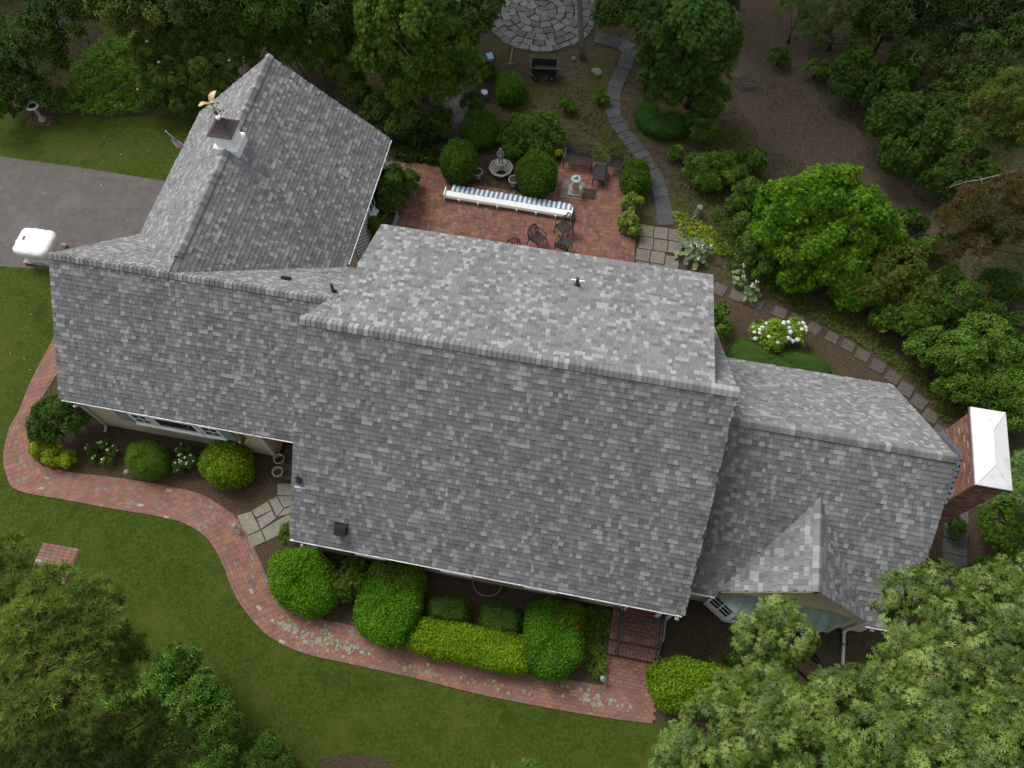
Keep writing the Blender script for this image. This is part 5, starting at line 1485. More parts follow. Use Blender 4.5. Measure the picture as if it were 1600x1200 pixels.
# --- planter box and mat near the garage trellis
pb = empty('planter_box', h2w(-8.55, 16.9), YAW); tag(pb, 'long green wooden planter box under the garage window', 'planter')
for (x0, x1, y0, y1) in ((-.22, -.18, -.9, .9), (.18, .22, -.9, .9), (-.18, .18, -.9, -.86), (-.18, .18, .86, .9)):
    mb = MB(); mb.box(x0, x1, y0, y1, 0, .42); mb.build('board', mat('sage_wood', (.20, .25, .22), .7), pb)
mb = MB(); mb.box(-.179, .179, -.859, .859, 0, .36); mb.build('soil', M_MULCH, pb)
bm_ = empty('garden_bench', at(628, 300), YAW); tag(bm_, 'small green slatted seat half under the vines', 'bench')
for k in range(5):
    mb = MB(); mb.box(-.45, .45, -.2+k*.085, -.2+k*.085+.07, .38, .40); mb.build('slat', mat('sage_wood', (.20, .25, .22), .7), bm_)
for x in (-.4, .4):
    for y in (-.17, .2):
        mb = MB(); mb.box(x-.03, x+.03, y-.03, y+.03, 0, .379); mb.build('leg', mat('sage_wood', (.20, .25, .22), .7), bm_)

# --- the car behind the trees at the far left
ca = empty('parked_car', (-24.0, 34.0, 0), .08); tag(ca, 'pale blue car parked behind the trees in the far corner', 'car')
M_CAR = mat('pale_blue_paint', (.50, .60, .64), .25, spec=.5)
sec = [(-2.2, .35, .75, .70), (-2.1, .32, .95, .82), (-1.2, .30, 1.02, .86), (-.6, .30, 1.05, .87), (1.1, .30, 1.02, .87), (1.9, .32, .90, .84), (2.2, .36, .70, .72)]
V = []; F = []
for x, z0, z1, hw in sec: V += [(x, -hw, z0), (x, -hw, (z0+z1)/2), (x, -hw*.93, z1), (x, hw*.93, z1), (x, hw, (z0+z1)/2), (x, hw, z0)]
for i in range(len(sec)-1): F += [(6*i+k, 6*i+(k+1) % 6, 6*i+6+(k+1) % 6, 6*i+6+k) for k in range(6)]
F += [list(range(6))[::-1], list(range(36, 42))]
mb = MB(); mb.add(V, F); mb.build('body', M_CAR, ca, smooth=True)
mb = MB(); mb.add([(-1.5, -.78, 1.0), (.95, -.78, 1.0), (.95, .78, 1.0), (-1.5, .78, 1.0), (-1.0, -.62, 1.42), (.25, -.62, 1.44), (.25, .62, 1.44), (-1.0, .62, 1.42)], [(0, 1, 5, 4), (1, 2, 6, 5), (2, 3, 7, 6), (3, 0, 4, 7)]); mb.build('windows', M_GLASS, ca)
mb = MB(); mb.box(-1.02, .27, -.63, .63, 1.43, 1.47); mb.build('roof', M_CAR, ca)
for x in (-1.35, 1.35):
    for y in (-.78, .78):
        mb = MB(); mb.tube([(x, y-.1, .32), (x, y+.1, .32)], .32, 18); wl = mb.build('wheel', M_BLACK, ca)
        mb = MB(); mb.tube([(x, y-.11, .32), (x, y+.11, .32)], .19, 12); mb.build('rim', mat('grey_metal', (.2, .2, .2), .5, metal=.5), wl)
for y in (-.55, .55):
    mb = MB(); mb.lathe([(.1, -.05), (.12, 0), (.02, .06)], 10, (2.12, y, .66)); mb.build('headlight', mat('lens', (.5, .5, .5), .2), ca)

# ================================================================== PLANTS
def C(*a): return list(a)
DK = [(4, (.030, .060, .016)), (3, (.042, .080, .020)), (1, (.065, .105, .028))]
MID = [(4, (0.038, 0.075, 0.014)), (3, (0.055, 0.098, 0.019)), (1.5, (0.081, 0.128, 0.028))]
LIME = [(4, (0.121, 0.190, 0.015)), (3, (0.172, 0.230, 0.021)), (2, (0.086, 0.144, 0.013)), (1, (0.218, 0.253, 0.028))]
YEL = [(4, (0.154, 0.207, 0.020)), (3, (0.220, 0.253, 0.024)), (2, (0.105, 0.161, 0.018)), (1.5, (0.297, 0.299, 0.036))]
BOX = [(4, (0.073, 0.135, 0.013)), (3, (0.098, 0.169, 0.017)), (1, (0.131, 0.206, 0.024))]
YEW = [(4, (0.042, 0.088, 0.014)), (3, (0.058, 0.114, 0.017)), (1, (0.085, 0.150, 0.022))]
ARB = [(4, (.068, .140, .014)), (3, (.098, .178, .018)), (2, (.045, .100, .013)), (1, (.13, .205, .024))]
CED = [(4, (.062, .085, .022)), (3, (.085, .095, .028)), (2, (.045, .075, .018)), (1, (.105, .10, .034))]
RHO = [(4, (.038, .075, .022)), (3, (.055, .10, .026)), (2, (.080, .125, .034)), (.6, (.115, .15, .05))]
PINE = [(4, (.060, .085, .030)), (3, (.085, .115, .036)), (1.5, (.115, .14, .045)), (.4, (.10, .08, .045))]
OAK = [(4, (.066, .102, .024)), (3, (.092, .132, .034)), (2.2, (.135, .172, .066)), (2, (.044, .074, .016))]
WOOD = [(4, (.030, .052, .016)), (3, (.042, .070, .020)), (1.2, (.062, .092, .028))]
BRN = [(4, (.078, .052, .034)), (3, (.062, .058, .030)), (2, (.098, .064, .042)), (1.5, (.048, .056, .024))]
HEM = [(4, (.034, .068, .024)), (3, (.048, .088, .030)), (1.5, (.068, .11, .038))]

def ring(u, v, a, b, n=14, rot=0.0, p=2.0):
    out = []
    for k in range(n):
        t = 2*math.pi*k/n; c, s = math.cos(t), math.sin(t)
        q = 1/(abs(c)**p+abs(s)**p)**(1/p)
        x, y = a*c*q, b*s*q
        out.append((u+x*math.cos(rot)-y*math.sin(rot), v+x*math.sin(rot)+y*math.cos(rot)))
    return out

# ---------------- front beds, left to right
plant('holly_shrub', 'big dark green shrub at the left corner of the house', 'shrub', [(92, 655, 1.05, .85, .80, .85), (118, 640, .9, .6, .6, .7), (70, 668, .8, .5, .5, .6)], 'pair', .085, 620, DK, lump=.42)
plant('spirea', 'low golden green shrub below the big dark corner shrub', 'shrub', [(66, 700, .32, .42, .40, .32), (88, 712, .30, .45, .38, .32), (108, 716, .26, .36, .32, .28)], 'pair', .055, 1300, YEL, lump=.4)
ROSE = [(4, (.035, .062, .02)), (2, (.05, .085, .025)), (1, (.075, .11, .03))]
plant('rose_bush', 'sparse rose bush with a bare middle and yellow buds', 'shrub', [(146, 700, .28, .24, .22, .25), (165, 694, .28, .24, .2, .25), (178, 706, .28, .22, .24, .25), (168, 722, .22, .24, .18, .2), (148, 718, .18, .18, .16, .16)], 'pair', .05, 500, ROSE, flowers=([(.50, .48, .16), (.6, .58, .3)], 24, .04))
clipped('boxwood_ball', 'mid green clipped ball shrub left of the white flowers', 'shrub', ring(230, 717, 31, 27), 1.0, .035, 2600, BOX, 'clipped ball shrubs along the left wing', .9)
plant('rose_bush', 'dark leafy bush with white blossoms between two clipped balls', 'shrub', [(290, 706, .42, .30, .28, .34), (298, 722, .38, .36, .30, .32), (282, 728, .3, .30, .24, .26)], 'pair', .05, 900, ROSE, flowers=([(.72, .70, .58), (.66, .64, .40)], 20, .045))
clipped('boxwood_ball', 'bright yellow green clipped ball shrub by the side entry', 'shrub', ring(353, 724, 40, 34), 1.15, .062, 2380, LIME, 'clipped ball shrubs along the left wing', .9, 'leaf')
clipped('mounded_shrub', 'large mounded green shrub where the brick walk bends', 'shrub', [(418, 895), (430, 866), (465, 855), (500, 865), (522, 895), (525, 930), (500, 958), (465, 955), (430, 932)], 1.15, .055, 2700, [(4, (0.070, 0.162, 0.012)), (3, (0.095, 0.203, 0.016)), (1, (0.129, 0.230, 0.020))], None, .9, 'leaf', patches=((.11, .12, .03), .3, 2.0))
plant('dwarf_cypress', 'small golden green conifer beside the large mounded shrub', 'shrub', [(548, 905, .65, .45, .45, .65), (556, 885, .5, .35, .3, .45), (542, 922, .45, .35, .35, .4)], 'spray', .11, 420, [(4, (.085, .125, .025)), (3, (.12, .155, .035)), (2, (.06, .10, .02))], lump=.34)
ORG = (.23, .085, .030)
clipped('yew_hedge', 'broad rounded hedge block with rusty patch beside small conifer', 'hedge', [(565, 905), (590, 882), (650, 888), (661, 905), (655, 950), (640, 990), (622, 1008), (580, 1000), (560, 975)], 1.05, .055, 2700, [(4, (0.062, 0.149, 0.012)), (3, (0.084, 0.182, 0.016)), (1, (0.112, 0.209, 0.020))], None, .3, 'leaf', patches=(ORG, .22, 2.2))
clipped('boxwood_block', 'small dark clipped block left of the window well', 'shrub', ring(702, 953, 31, 18, 16, .12, 4), .75, .03, 2600, YEW, 'small clipped blocks under the front eave', .3)
clipped('boxwood_block', 'small dark clipped block right of the window well', 'shrub', ring(781, 968, 31, 22, 16, .12, 4), .78, .03, 2600, YEW, 'small clipped blocks under the front eave', .3)
clipped('yew_hedge', 'long yellow green hedge with orange tips along the walk', 'hedge', [(650, 966), (700, 972), (760, 985), (825, 1000), (827, 1030), (820, 1051), (760, 1042), (700, 1030), (640, 1012), (640, 990)], .8, .055, 2970, [(4, (0.131, 0.208, 0.011)), (3, (0.173, 0.247, 0.014)), (2, (0.089, 0.169, 0.010))], None, .3, 'leaf', patches=(ORG, .16, 2.6))
clipped('yew_hedge', 'deep green hedge block with a rusty tip near the steps', 'hedge', [(826, 945), (850, 936), (904, 946), (909, 985), (907, 1025), (890, 1050), (860, 1062), (832, 1050), (822, 1010)], 1.0, .055, 2835, [(4, (0.050, 0.132, 0.011)), (3, (0.067, 0.159, 0.013)), (1, (0.095, 0.189, 0.018))], None, .3, 'leaf', patches=(ORG, .2, 1.7))
scatter('ground_cover', 'leafy ground cover strip left of the brick steps', 'ground cover', [(912, 950), (955, 955), (953, 1000), (948, 1040), (946, 1064), (920, 1058), (910, 1020)], 'pair', .06, 900, [(4, (.055, .10, .02)), (2, (.10, .15, .028)), (1, (.14, .18, .035))], (.02, .25), .9, lumpy=.3)
clipped('boxwood_hedge', 'large bright boxwood mass right of the brick landing', 'hedge', [(1016, 1065), (1024, 1040), (1060, 1030), (1100, 1040), (1150, 1052), (1165, 1085), (1150, 1112), (1100, 1108), (1060, 1112), (1030, 1098)], 1.1, .062, 2380, [(4, (0.098, 0.169, 0.012)), (3, (0.140, 0.216, 0.017)), (2, (0.070, 0.128, 0.011)), (1, (0.182, 0.243, 0.022))], None, .3, 'leaf')
plant('small_shrub', 'small dark shrub behind the boxwood beside the steps', 'shrub', [(1148, 1028, .35, .42, .3, .35)], 'pair', .06, 700, DK)
plant('small_shrub', 'small green shrub at the left front corner of the tall roof', 'shrub', [(450, 835, .45, .22, .38, .42)], 'leaf', .07, 1000, MID)
scatter('ground_cover', 'sparse weeds on the dark soil under the oak', 'ground cover', [(1045, 985), (1080, 975), (1130, 1000), (1150, 1040), (1060, 1030)], 'pair', .06, 130, DK, (.01, .1), .9, lumpy=.5)
scatter('ground_cover', 'sparse weeds in front of the bay window', 'ground cover', [(1260, 985), (1400, 995), (1430, 1040), (1300, 1060)], 'pair', .06, 110, DK, (.01, .1), .9, lumpy=.5)

# ---------------- patio garden
def yew_cone(u, v, a, b, h, label):
    clipped('clipped_yew', label, 'shrub', ring(u, v, a, b), h, .062, 2100, YEW, 'clipped yews around the patio', .9, 'leaf')
yew_cone(717, 250, 27, 27, 1.35, 'tall clipped yew left of the fountain')
yew_cone(838, 268, 29, 28, 1.35, 'clipped yew between fountain and sundial')
yew_cone(993, 276, 22, 25, 1.0, 'round clipped yew at the right edge of the patio')
yew_cone(749, 200, 29, 26, .9, 'low rounded yew behind the fountain')
yew_cone(797, 136, 22, 21, .9, 'round yew near the black garden cart')
plant('weeping_maple', 'feathery weeping shrub spreading behind the fountain', 'shrub', [(815, 200, .75, .75, .6, .5), (850, 195, .8, .65, .55, .5), (868, 215, .55, .45, .4, .4), (795, 215, .5, .5, .4, .4), (830, 228, .45, .6, .4, .38), (800, 236, .35, .5, .35, .32)], 'spray', .12, 480, [(4, (.052, .105, .020)), (3, (.06, .12, .028)), (1, (.085, .145, .036))], lump=.4, jitter=.35)
plant('small_shrub', 'little green tuft between weeping shrub and settee', 'shrub', [(856, 234, .35, .26, .24, .32)], 'leaf', .06, 900, MID)
plant('small_shrub', 'little yellowish bush left of the iron settee', 'shrub', [(873, 241, .25, .18, .18, .24)], 'leaf', .06, 900, LIME)
plant('variegated_shrub', 'yellow green shrub with flecked leaves on the patio edge', 'shrub', [(988, 318, .5, .42, .36, .48), (982, 345, .42, .42, .34, .4), (992, 360, .3, .3, .22, .3)], 'pair', .065, 900, [(4, (.085, .125, .025)), (3, (.14, .18, .04)), (1.2, (.26, .26, .12)), (1, (.06, .10, .02))])
clipped('low_hedge', 'heart shaped low hedge inside the path bend', 'hedge', [(990, 180), (1002, 163), (1022, 165), (1034, 182), (1052, 178), (1074, 188), (1070, 208), (1040, 214), (1010, 205)], .55, .045, 1500, [(4, (.030, .078, .016)), (3, (.042, .098, .02))], None, .3)
scatter('moss', 'mottled moss and weeds on the soil of the rear garden', 'moss', [(870, 140), (900, 110), (940, 110), (950, 190), (985, 240), (975, 262), (880, 240), (890, 190)], 'leaf', .06, 330, [(3, (.075, .080, .018)), (2, (.11, .10, .03)), (2, (.055, .07, .02)), (1, (.14, .09, .04))], (0, .03), .8, z0=-.015, lumpy=.8)
scatter('moss', 'mottled moss around the cart and blue tubs', 'moss', [(740, 100), (880, 125), (900, 170), (780, 175), (730, 150)], 'leaf', .06, 300, [(3, (.06, .068, .016)), (2, (.10, .09, .03)), (2, (.05, .062, .02))], (0, .03), .8, z0=-.015, lumpy=.8)
scatter('ground_cover', 'bright weeds behind the iron armchair', 'ground cover', [(920, 232), (945, 228), (975, 240), (985, 252), (925, 250)], 'pair', .06, 350, [(3, (.075, .12, .025)), (2, (.16, .14, .03)), (2, (.05, .09, .02))], (0, .15), .8, lumpy=.5)
scatter('ground_cover', 'fern like ground cover at the garage corner', 'ground cover', [(605, 220), (690, 238), (690, 258), (615, 250)], 'fern', .22, 70, [(3, (.05, .075, .028)), (2, (.075, .095, .036))], (.05, .3), .9)
plant('climbing_vine', 'dark green vine climbing the garage trellis nearest the corner', 'vine', [(612, 278, 1.5, .45, .5, .6), (628, 290, .8, .55, .5, .6), (640, 280, .5, .4, .35, .4), (600, 300, 1.3, .3, .4, .5)], 'pair', .08, 700, DK, lump=.42)
plant('climbing_vine', 'green vine over the planter below the garage window', 'vine', [(605, 318, .7, .5, .4, .5), (612, 308, .9, .4, .4, .45), (595, 345, .6, .2, .25, .3), (585, 352, .8, .2, .35, .4)], 'pair', .08, 800, MID, lump=.42)

# hostas
def hosta(u, v, r, n, label, pale=.4):
    root = empty('hosta', at(u, v)); tag(root, label, 'hosta')
    P, N_, S_, T = [], [], [], []
    for k in range(n):
        q = math.sqrt((k+.5)/n); a = k*2.399
        P.append((r*.75*q*math.cos(a), r*.75*q*math.sin(a), .42*(1-.75*q*q)+.05)); N_.append((math.cos(a)*q*.6, math.sin(a)*q*.6, 1.0))
        S_.append(random.uniform(.17, .27)); T.append(jit(random.choice([(.10, .155, .085), (.125, .175, .10), (.085, .14, .075), (.17, .21, .10)] if random.random() > pale else [(.20, .24, .11), (.15, .20, .11)]), .1))
    for k in range(n):
        V, F, Tt = leaves(np.zeros((1, 3)), np.array([N_[k]]), np.array([S_[k]]), 'round', np.array([T[k]])*1.25, .12)
        mobj('leaf', raw_mesh('leaf', V, F, M_LEAF, Tt), root, P[k])
    mb = MB()
    for k in range(max(2, n//9)):
        a = random.uniform(0, 6.28); q = random.uniform(0, r*.8); x, y = q*math.cos(a), q*math.sin(a)
        mb.tube([(x*.3, y*.3, .1), (x*.8, y*.8, .5), (x, y, .62)], .008, 4, tint=(.12, .17, .06))
        for j in range(5): mb.lathe([(.01, 0), (.035, .03), (.03, .06), (.005, .08)], 6, (x+random.uniform(-.05, .05), y+random.uniform(-.05, .05), .56+.03*j), tint=jit((.66, .63, .62), .08))
    mb.build('flower_stalks', mat('petal', tint=True, rough=.7, trans=.2), root, tint=True)
hosta(1083, 398, .85, 60, 'large blue green hosta clump with white flower stalks', .15)
hosta(1152, 440, .42, 16, 'hosta with pale edged leaves below the arborvitae', .5)
hosta(1172, 462, .45, 20, 'smaller hosta with pale edges beside the stepping stones', .6)
scatter('ground_cover', 'golden ground cover beside the paver landing', 'ground cover', [(1050, 330), (1075, 335), (1130, 370), (1150, 400), (1110, 400), (1060, 375)], 'pair', .06, 420, YEL, (0, .12), .9, lumpy=.3)
scatter('ground_cover', 'dull green ground cover around the weathered log', 'ground cover', [(1045, 230), (1090, 235), (1170, 270), (1190, 330), (1170, 400), (1120, 360), (1060, 330), (1048, 280)], 'pair', .06, 150, [(3, (.06, .085, .022)), (2, (.10, .11, .03)), (1, (.04, .06, .018))], (-.01, .1), .9, lumpy=.6)
scatter('ground_cover', 'low leafy growth along the outer side of the stepping stones', 'ground cover', [(1180, 446), (1260, 462), (1330, 490), (1400, 555), (1470, 600), (1500, 660), (1475, 660), (1440, 610), (1390, 570), (1330, 530), (1250, 490)], 'pair', .06, 420, [(3, (.06, .095, .025)), (2, (.095, .12, .034)), (1, (.12, .10, .03))], (-.01, .12), .9, lumpy=.7)

# hydrangea
plant('hydrangea', 'hydrangea with white and pale blue flower heads behind the right wing', 'shrub', [(1213, 528, .55, .70, .6, .52), (1238, 520, .5, .5, .5, .45), (1192, 522, .45, .5, .45, .42)], 'pair', .10, 420, [(4, (.115, .18, .028)), (3, (.155, .215, .04)), (1, (.08, .13, .022))], lump=.4,
      flowers=([(.74, .74, .70), (.70, .72, .74), (.52, .62, .80), (.76, .75, .66)], 40, .088))
clipped('low_hedge', 'flat clipped hedge between hydrangea and right wing roof', 'hedge', [(1138, 540), (1160, 532), (1210, 543), (1270, 556), (1296, 572), (1290, 592), (1220, 585), (1140, 570)], .65, .03, 2000, [(4, (.045, .10, .015)), (3, (.06, .118, .02))], None, .3)
plant('small_shrub', 'upright green shrub tucked behind the rear roof corner', 'shrub', [(1125, 490, .7, .30, .45, .6), (1128, 515, .6, .28, .40, .5)], 'leaf', .09, 800, MID)

# ---------------- right side
plant('arborvitae', 'big bright green arborvitae right of the patio', 'shrub', [(1235, 330, 2.3, 1.15, 1.1, 1.6), (1290, 315, 2.5, 1.15, 1.1, 1.7), (1335, 355, 2.1, 1.2, 1.0, 1.6), (1265, 390, 1.6, 1.4, 1.0, 1.4), (1210, 370, 1.5, 1.0, .9, 1.2), (1370, 370, 1.5, .9, .9, 1.2), (1310, 420, 1.2, 1.1, .9, 1.1), (1250, 428, .9, .9, .7, .8), (1335, 455, .8, .9, .65, .8)],
      'spray', .145, 520, ARB, base=(1285, 425), trunk=.12, lump=.30, clumps=1.7)
plant('rusty_cedar', 'brownish green cedar beside the big bright arborvitae', 'shrub', [(1395, 430, 1.4, 1.0, .9, 1.2), (1430, 460, 1.2, .8, .8, 1.0), (1360, 455, 1.0, .8, .7, .9), (1410, 400, 1.2, .7, .7, .9)], 'spray', .15, 380, CED, base=(1400, 470), trunk=.09, lump=.32, clumps=1.4)
plant('leafy_shrub', 'dark glossy shrub at the left foot of the arborvitae', 'shrub', [(1178, 385, .8, .6, .55, .7), (1190, 415, .7, .65, .5, .6), (1160, 350, .5, .5, .4, .45)], 'pair', .09, 560, RHO, material=M_GLOSSY)
BL = [((1440, 500, 1.0, .9, .8, .9), 'bushy'), ]
plant('leafy_shrub', 'bushy green shrub below the rusty cedar', 'shrub', [(1425, 505, .9, .85, .7, .85), (1385, 500, .7, .6, .5, .6), (1460, 490, 1.0, .7, .6, .8)], 'spray', .15, 300, MID, lump=.34, clumps=1.3)
plant('leafy_shrub', 'wide leafy shrub above the chimney at the right edge', 'shrub', [(1490, 555, 1.2, 1.0, .9, 1.0), (1530, 530, 1.3, .9, .8, 1.0), (1450, 545, 1.0, .8, .7, .8), (1560, 560, 1.2, .8, .8, .9), (1500, 610, .9, .9, .6, .8)], 'pair', .12, 300, MID, lump=.34, clumps=1.4)
plant('leafy_shrub', 'bright leafy shrub directly above the chimney cap', 'shrub', [(1570, 610, 1.1, .9, .8, .9), (1600, 640, 1.0, .8, .9, .9), (1540, 640, .7, .7, .5, .6)], 'pair', .11, 340, MID, lump=.34, clumps=1.3)
plant('leafy_shrub', 'glossy dark shrub between cedar and dead pine', 'shrub', [(1500, 465, 1.2, .7, .6, .9), (1480, 440, 1.4, .5, .5, .6)], 'pair', .10, 380, RHO, lump=.36)
plant('spreading_shrub', 'soft light green shrub right below the chimney', 'shrub', [(1565, 825, .8, .75, .8, .75), (1590, 800, .8, .7, .7, .75), (1590, 850, .7, .7, .6, .6)], 'spray', .13, 330, [(4, (.055, .105, .018)), (3, (.075, .13, .024)), (1, (.10, .15, .03))], lump=.34, clumps=1.3)
clipped('boxwood_ball', 'dark clipped shrub beside the side stone path', 'shrub', ring(1550, 903, 42, 32), 1.0, .05, 2240, YEW, None, .6, 'leaf')
plant('small_shrub', 'small dark shrub against the base of the chimney', 'shrub', [(1492, 822, .4, .32, .35, .4)], 'pair', .07, 700, DK)

# dark shrubs by the bare yard
plant('juniper', 'dense dark conifer alone at the edge of the bare yard', 'shrub', [(1333, 118, 1.1, .95, .8, 1.2), (1315, 140, .8, .7, .6, .8), (1350, 145, .7, .7, .6, .7)], 'spray', .18, 210, [(4, (.035, .070, .018)), (3, (.05, .09, .022))], base=(1333, 165), trunk=.08, lump=.32, clumps=1.3)
plant('juniper', 'large dark conifer thicket right of the bare yard', 'shrub', [(1400, 190, 1.4, 1.2, 1.0, 1.4), (1420, 240, 1.2, 1.3, 1.0, 1.2), (1380, 150, 1.2, .9, .8, 1.1), (1450, 215, 1.4, 1.0, .9, 1.3), (1405, 120, 1.2, .9, .8, 1.0)], 'spray', .18, 190, [(4, (.034, .066, .018)), (3, (.048, .085, .022))], base=(1415, 250), trunk=.1, lump=.32, clumps=1.4)
plant('juniper', 'dark conifer behind the dead brown pine', 'shrub', [(1500, 255, 1.3, 1.1, .9, 1.2), (1470, 285, 1.0, .9, .7, .9), (1530, 285, 1.1, .9, .8, 1.0)], 'spray', .18, 180, [(4, (.036, .068, .018)), (3, (.05, .085, .022))], base=(1500, 300), trunk=.1, lump=.32)
# pines at the right edge
plant('pine_tree', 'light green pine at the right edge with bare grey branches', 'tree', [(1560, 170, 4.5, .9, .8, .6), (1590, 150, 5.2, 1.0, .9, .7), (1530, 205, 4.0, .8, .6, .45), (1600, 200, 4.6, .9, .7, .6), (1575, 215, 3.9, .8, .6, .4)], 'tuft', .19, 150, PINE, base=(1680, 300), trunk=.14, lump=.34)
plant('pine_tree', 'dying pine with rusty brown needles at the right edge', 'tree', [(1540, 320, 3.6, 1.1, .8, .5), (1500, 345, 3.2, .8, .6, .4), (1575, 350, 3.6, .9, .7, .5), (1530, 375, 2.9, .8, .6, .4), (1590, 300, 4.2, .8, .7, .5), (1480, 385, 2.6, .6, .45, .35)], 'tuft', .19, 135, BRN, base=(1640, 430), trunk=.14, lump=.36)

scatter('ground_cover', 'dense dark ivy between the hostas and the arborvitae', 'ground cover', [(1110, 330), (1165, 330), (1215, 400), (1235, 460), (1190, 450), (1140, 425), (1115, 380)], 'pair', .07, 420, [(3, (.04, .072, .02)), (2, (.06, .10, .024)), (1, (.09, .12, .03))], (0, .3), .9, lumpy=.6)

scatter('ground_cover', 'patchy green weeds along the inner side of the bluestone path', 'ground cover', [(900, 130), (950, 150), (955, 195), (990, 245), (960, 235), (905, 200)], 'pair', .07, 150, [(3, (.05, .075, .018)), (2, (.08, .085, .02)), (1, (.11, .09, .03))], (-.01, .08), .9, lumpy=.9)
scatter('ground_cover', 'green weeds between the hemlock and the bare yard', 'ground cover', [(1040, 215), (1080, 215), (1150, 200), (1190, 240), (1180, 260), (1100, 235)], 'pair', .07, 160, [(3, (.045, .068, .018)), (2, (.07, .085, .022))], (-.01, .1), .9, lumpy=.9)
scatter('ground_cover', 'thin green weeds scattered over the bare yard', 'ground cover', [(1170, 20), (1240, 30), (1290, 180), (1350, 230), (1400, 300), (1280, 250), (1190, 210)], 'pair', .06, 26, [(3, (.05, .065, .018)), (2, (.075, .08, .022))], (-.01, .05), .9, lumpy=1.0)
scatter('fallen_petals', 'pale fallen petals and leaf bits on driveway and lawn', 'petals', [(0, 180), (250, 190), (200, 400), (70, 420), (80, 500), (40, 600), (0, 700)], 'leaf', .05, 1.2, [(3, (.45, .42, .36)), (2, (.30, .25, .15))], (.01, .02), .9, z0=.004, jitter=.3)

for (u, v, r, h, lb, co) in [(1010, 125, .5, .5, 'low dark shrub under the hemlock beside the path', DK), (938, 150, .32, .3, 'tiny green shrub on the moss inside the path bend', MID), (885, 165, .35, .3, 'tiny green shrub between weeping shrub and cart', MID),
                             (1420, 345, .6, .6, 'dark shrub at the lower end of the bare yard', DK), (1455, 390, .6, .6, 'leafy shrub below the dying pine', MID),
                             (1560, 450, .8, .9, 'leafy bush at the right edge below the dying pine', DK), (1540, 500, .7, .8, 'green bush at the right edge above the wide shrub', MID), (1600, 520, .8, .9, 'dark bush cut by the right edge of the picture', DK),
                             (760, 110, .4, .35, 'small dark shrub beside the blue tub', DK), (690, 205, .4, .4, 'small dark shrub at the end of the dark path', DK), (1215, 90, .5, .4, 'low brush at the left top of the bare yard', DK), (1275, 110, .5, .45, 'low brush left of the lone dark conifer', MID)]:
    plant('understory_shrub', lb, 'shrub', [(u, v, h, r, r*.85, h), (u+r*22, v+6, h*.8, r*.7, r*.6, h*.75)], 'pair', .09, 300, co, 'small understory shrubs')
# bare branches sticking out of the dying pine
db = empty('dead_branches', at(1620, 330)); tag(db, 'bare pale branches reaching left out of the dying pine', 'branches')
for k, (u0, v0, z0, u1, v1, z1) in enumerate([(1640, 210, 4.2, 1505, 212, 4.0), (1640, 260, 4.0, 1478, 293, 3.4), (1640, 310, 4.2, 1530, 330, 3.6), (1640, 195, 4.8, 1560, 180, 4.6), (1630, 300, 3.6, 1555, 285, 3.8), (1640, 350, 3.5, 1590, 365, 3.2), (1620, 330, 3.6, 1500, 322, 3.3)]):
    a, b = at(u0, v0, z0)-np.array(db.location), at(u1, v1, z1)-np.array(db.location)
    mb = MB(); pts = [a+(b-a)*t+np.array([random.uniform(-.08, .08), random.uniform(-.08, .08), .15*math.sin(t*3)]) for t in np.linspace(0, 1, 7)]
    mb.tube(pts, list(np.linspace(.045, .012, 7)), 5)
    for j in range(9):
        q = random.randint(1, 6); p = pts[q]; e = p+np.array([random.uniform(-.7, .2), random.uniform(-.45, .45), random.uniform(-.15, .25)])
        m = (p+e)/2+np.array([random.uniform(-.08, .08)]*3); mb.tube([p, m, e], [.013, .010, .005], 4)
    mb.build('branch', M_GREYBARK, db)

# ---------------- trees and shrubs behind the patio
plant('hemlock_tree', 'feathery dark hemlock above the curved bluestone path', 'tree', [(1040, 60, 3.5, 1.3, 1.0, 1.0), (1090, 45, 4.5, 1.5, 1.2, 1.2), (1010, 40, 3.6, 1.0, .8, .8), (1060, 105, 2.4, 1.3, .9, .9), (1110, 85, 3.0, 1.1, .9, .9), (1030, 95, 2.2, 1.0, .7, .7), (1125, 60, 3.8, .9, .8, .8), (1050, 140, 1.4, 1.0, .7, .8), (1090, 130, 1.6, .9, .7, .8)],
      'spray', .21, 190, HEM, base=(1075, 165), trunk=.16, lump=.34, clumps=1.5, jitter=.4)
plant('rhododendron', 'rhododendron with upright leaf whorls right of the heart hedge', 'shrub', [(1105, 165, .9, .65, .55, .7), (1120, 150, 1.0, .5, .45, .6), (1100, 205, .7, .6, .4, .5), (1085, 185, .5, .4, .35, .4)], 'whorl', .16, 120, RHO, material=M_GLOSSY, lump=.36)
plant('rhododendron', 'spreading rhododendron beside the upper path bend', 'shrub', [(1090, 262, .6, .7, .5, .5), (1125, 258, .7, .7, .5, .55), (1150, 275, .6, .6, .45, .5), (1055, 240, .35, .3, .25, .3), (1105, 285, .5, .6, .4, .4)], 'whorl', .15, 130, [(3, (.05, .095, .026)), (3, (.075, .125, .03)), (1.5, (.11, .155, .035))], material=M_GLOSSY, lump=.36)
plant('rhododendron', 'dark leafy shrub between rhododendron and arborvitae', 'shrub', [(1175, 255, .7, .6, .5, .6), (1170, 300, .6, .7, .5, .5), (1150, 320, .5, .5, .4, .4)], 'whorl', .14, 130, RHO, material=M_GLOSSY, lump=.36)
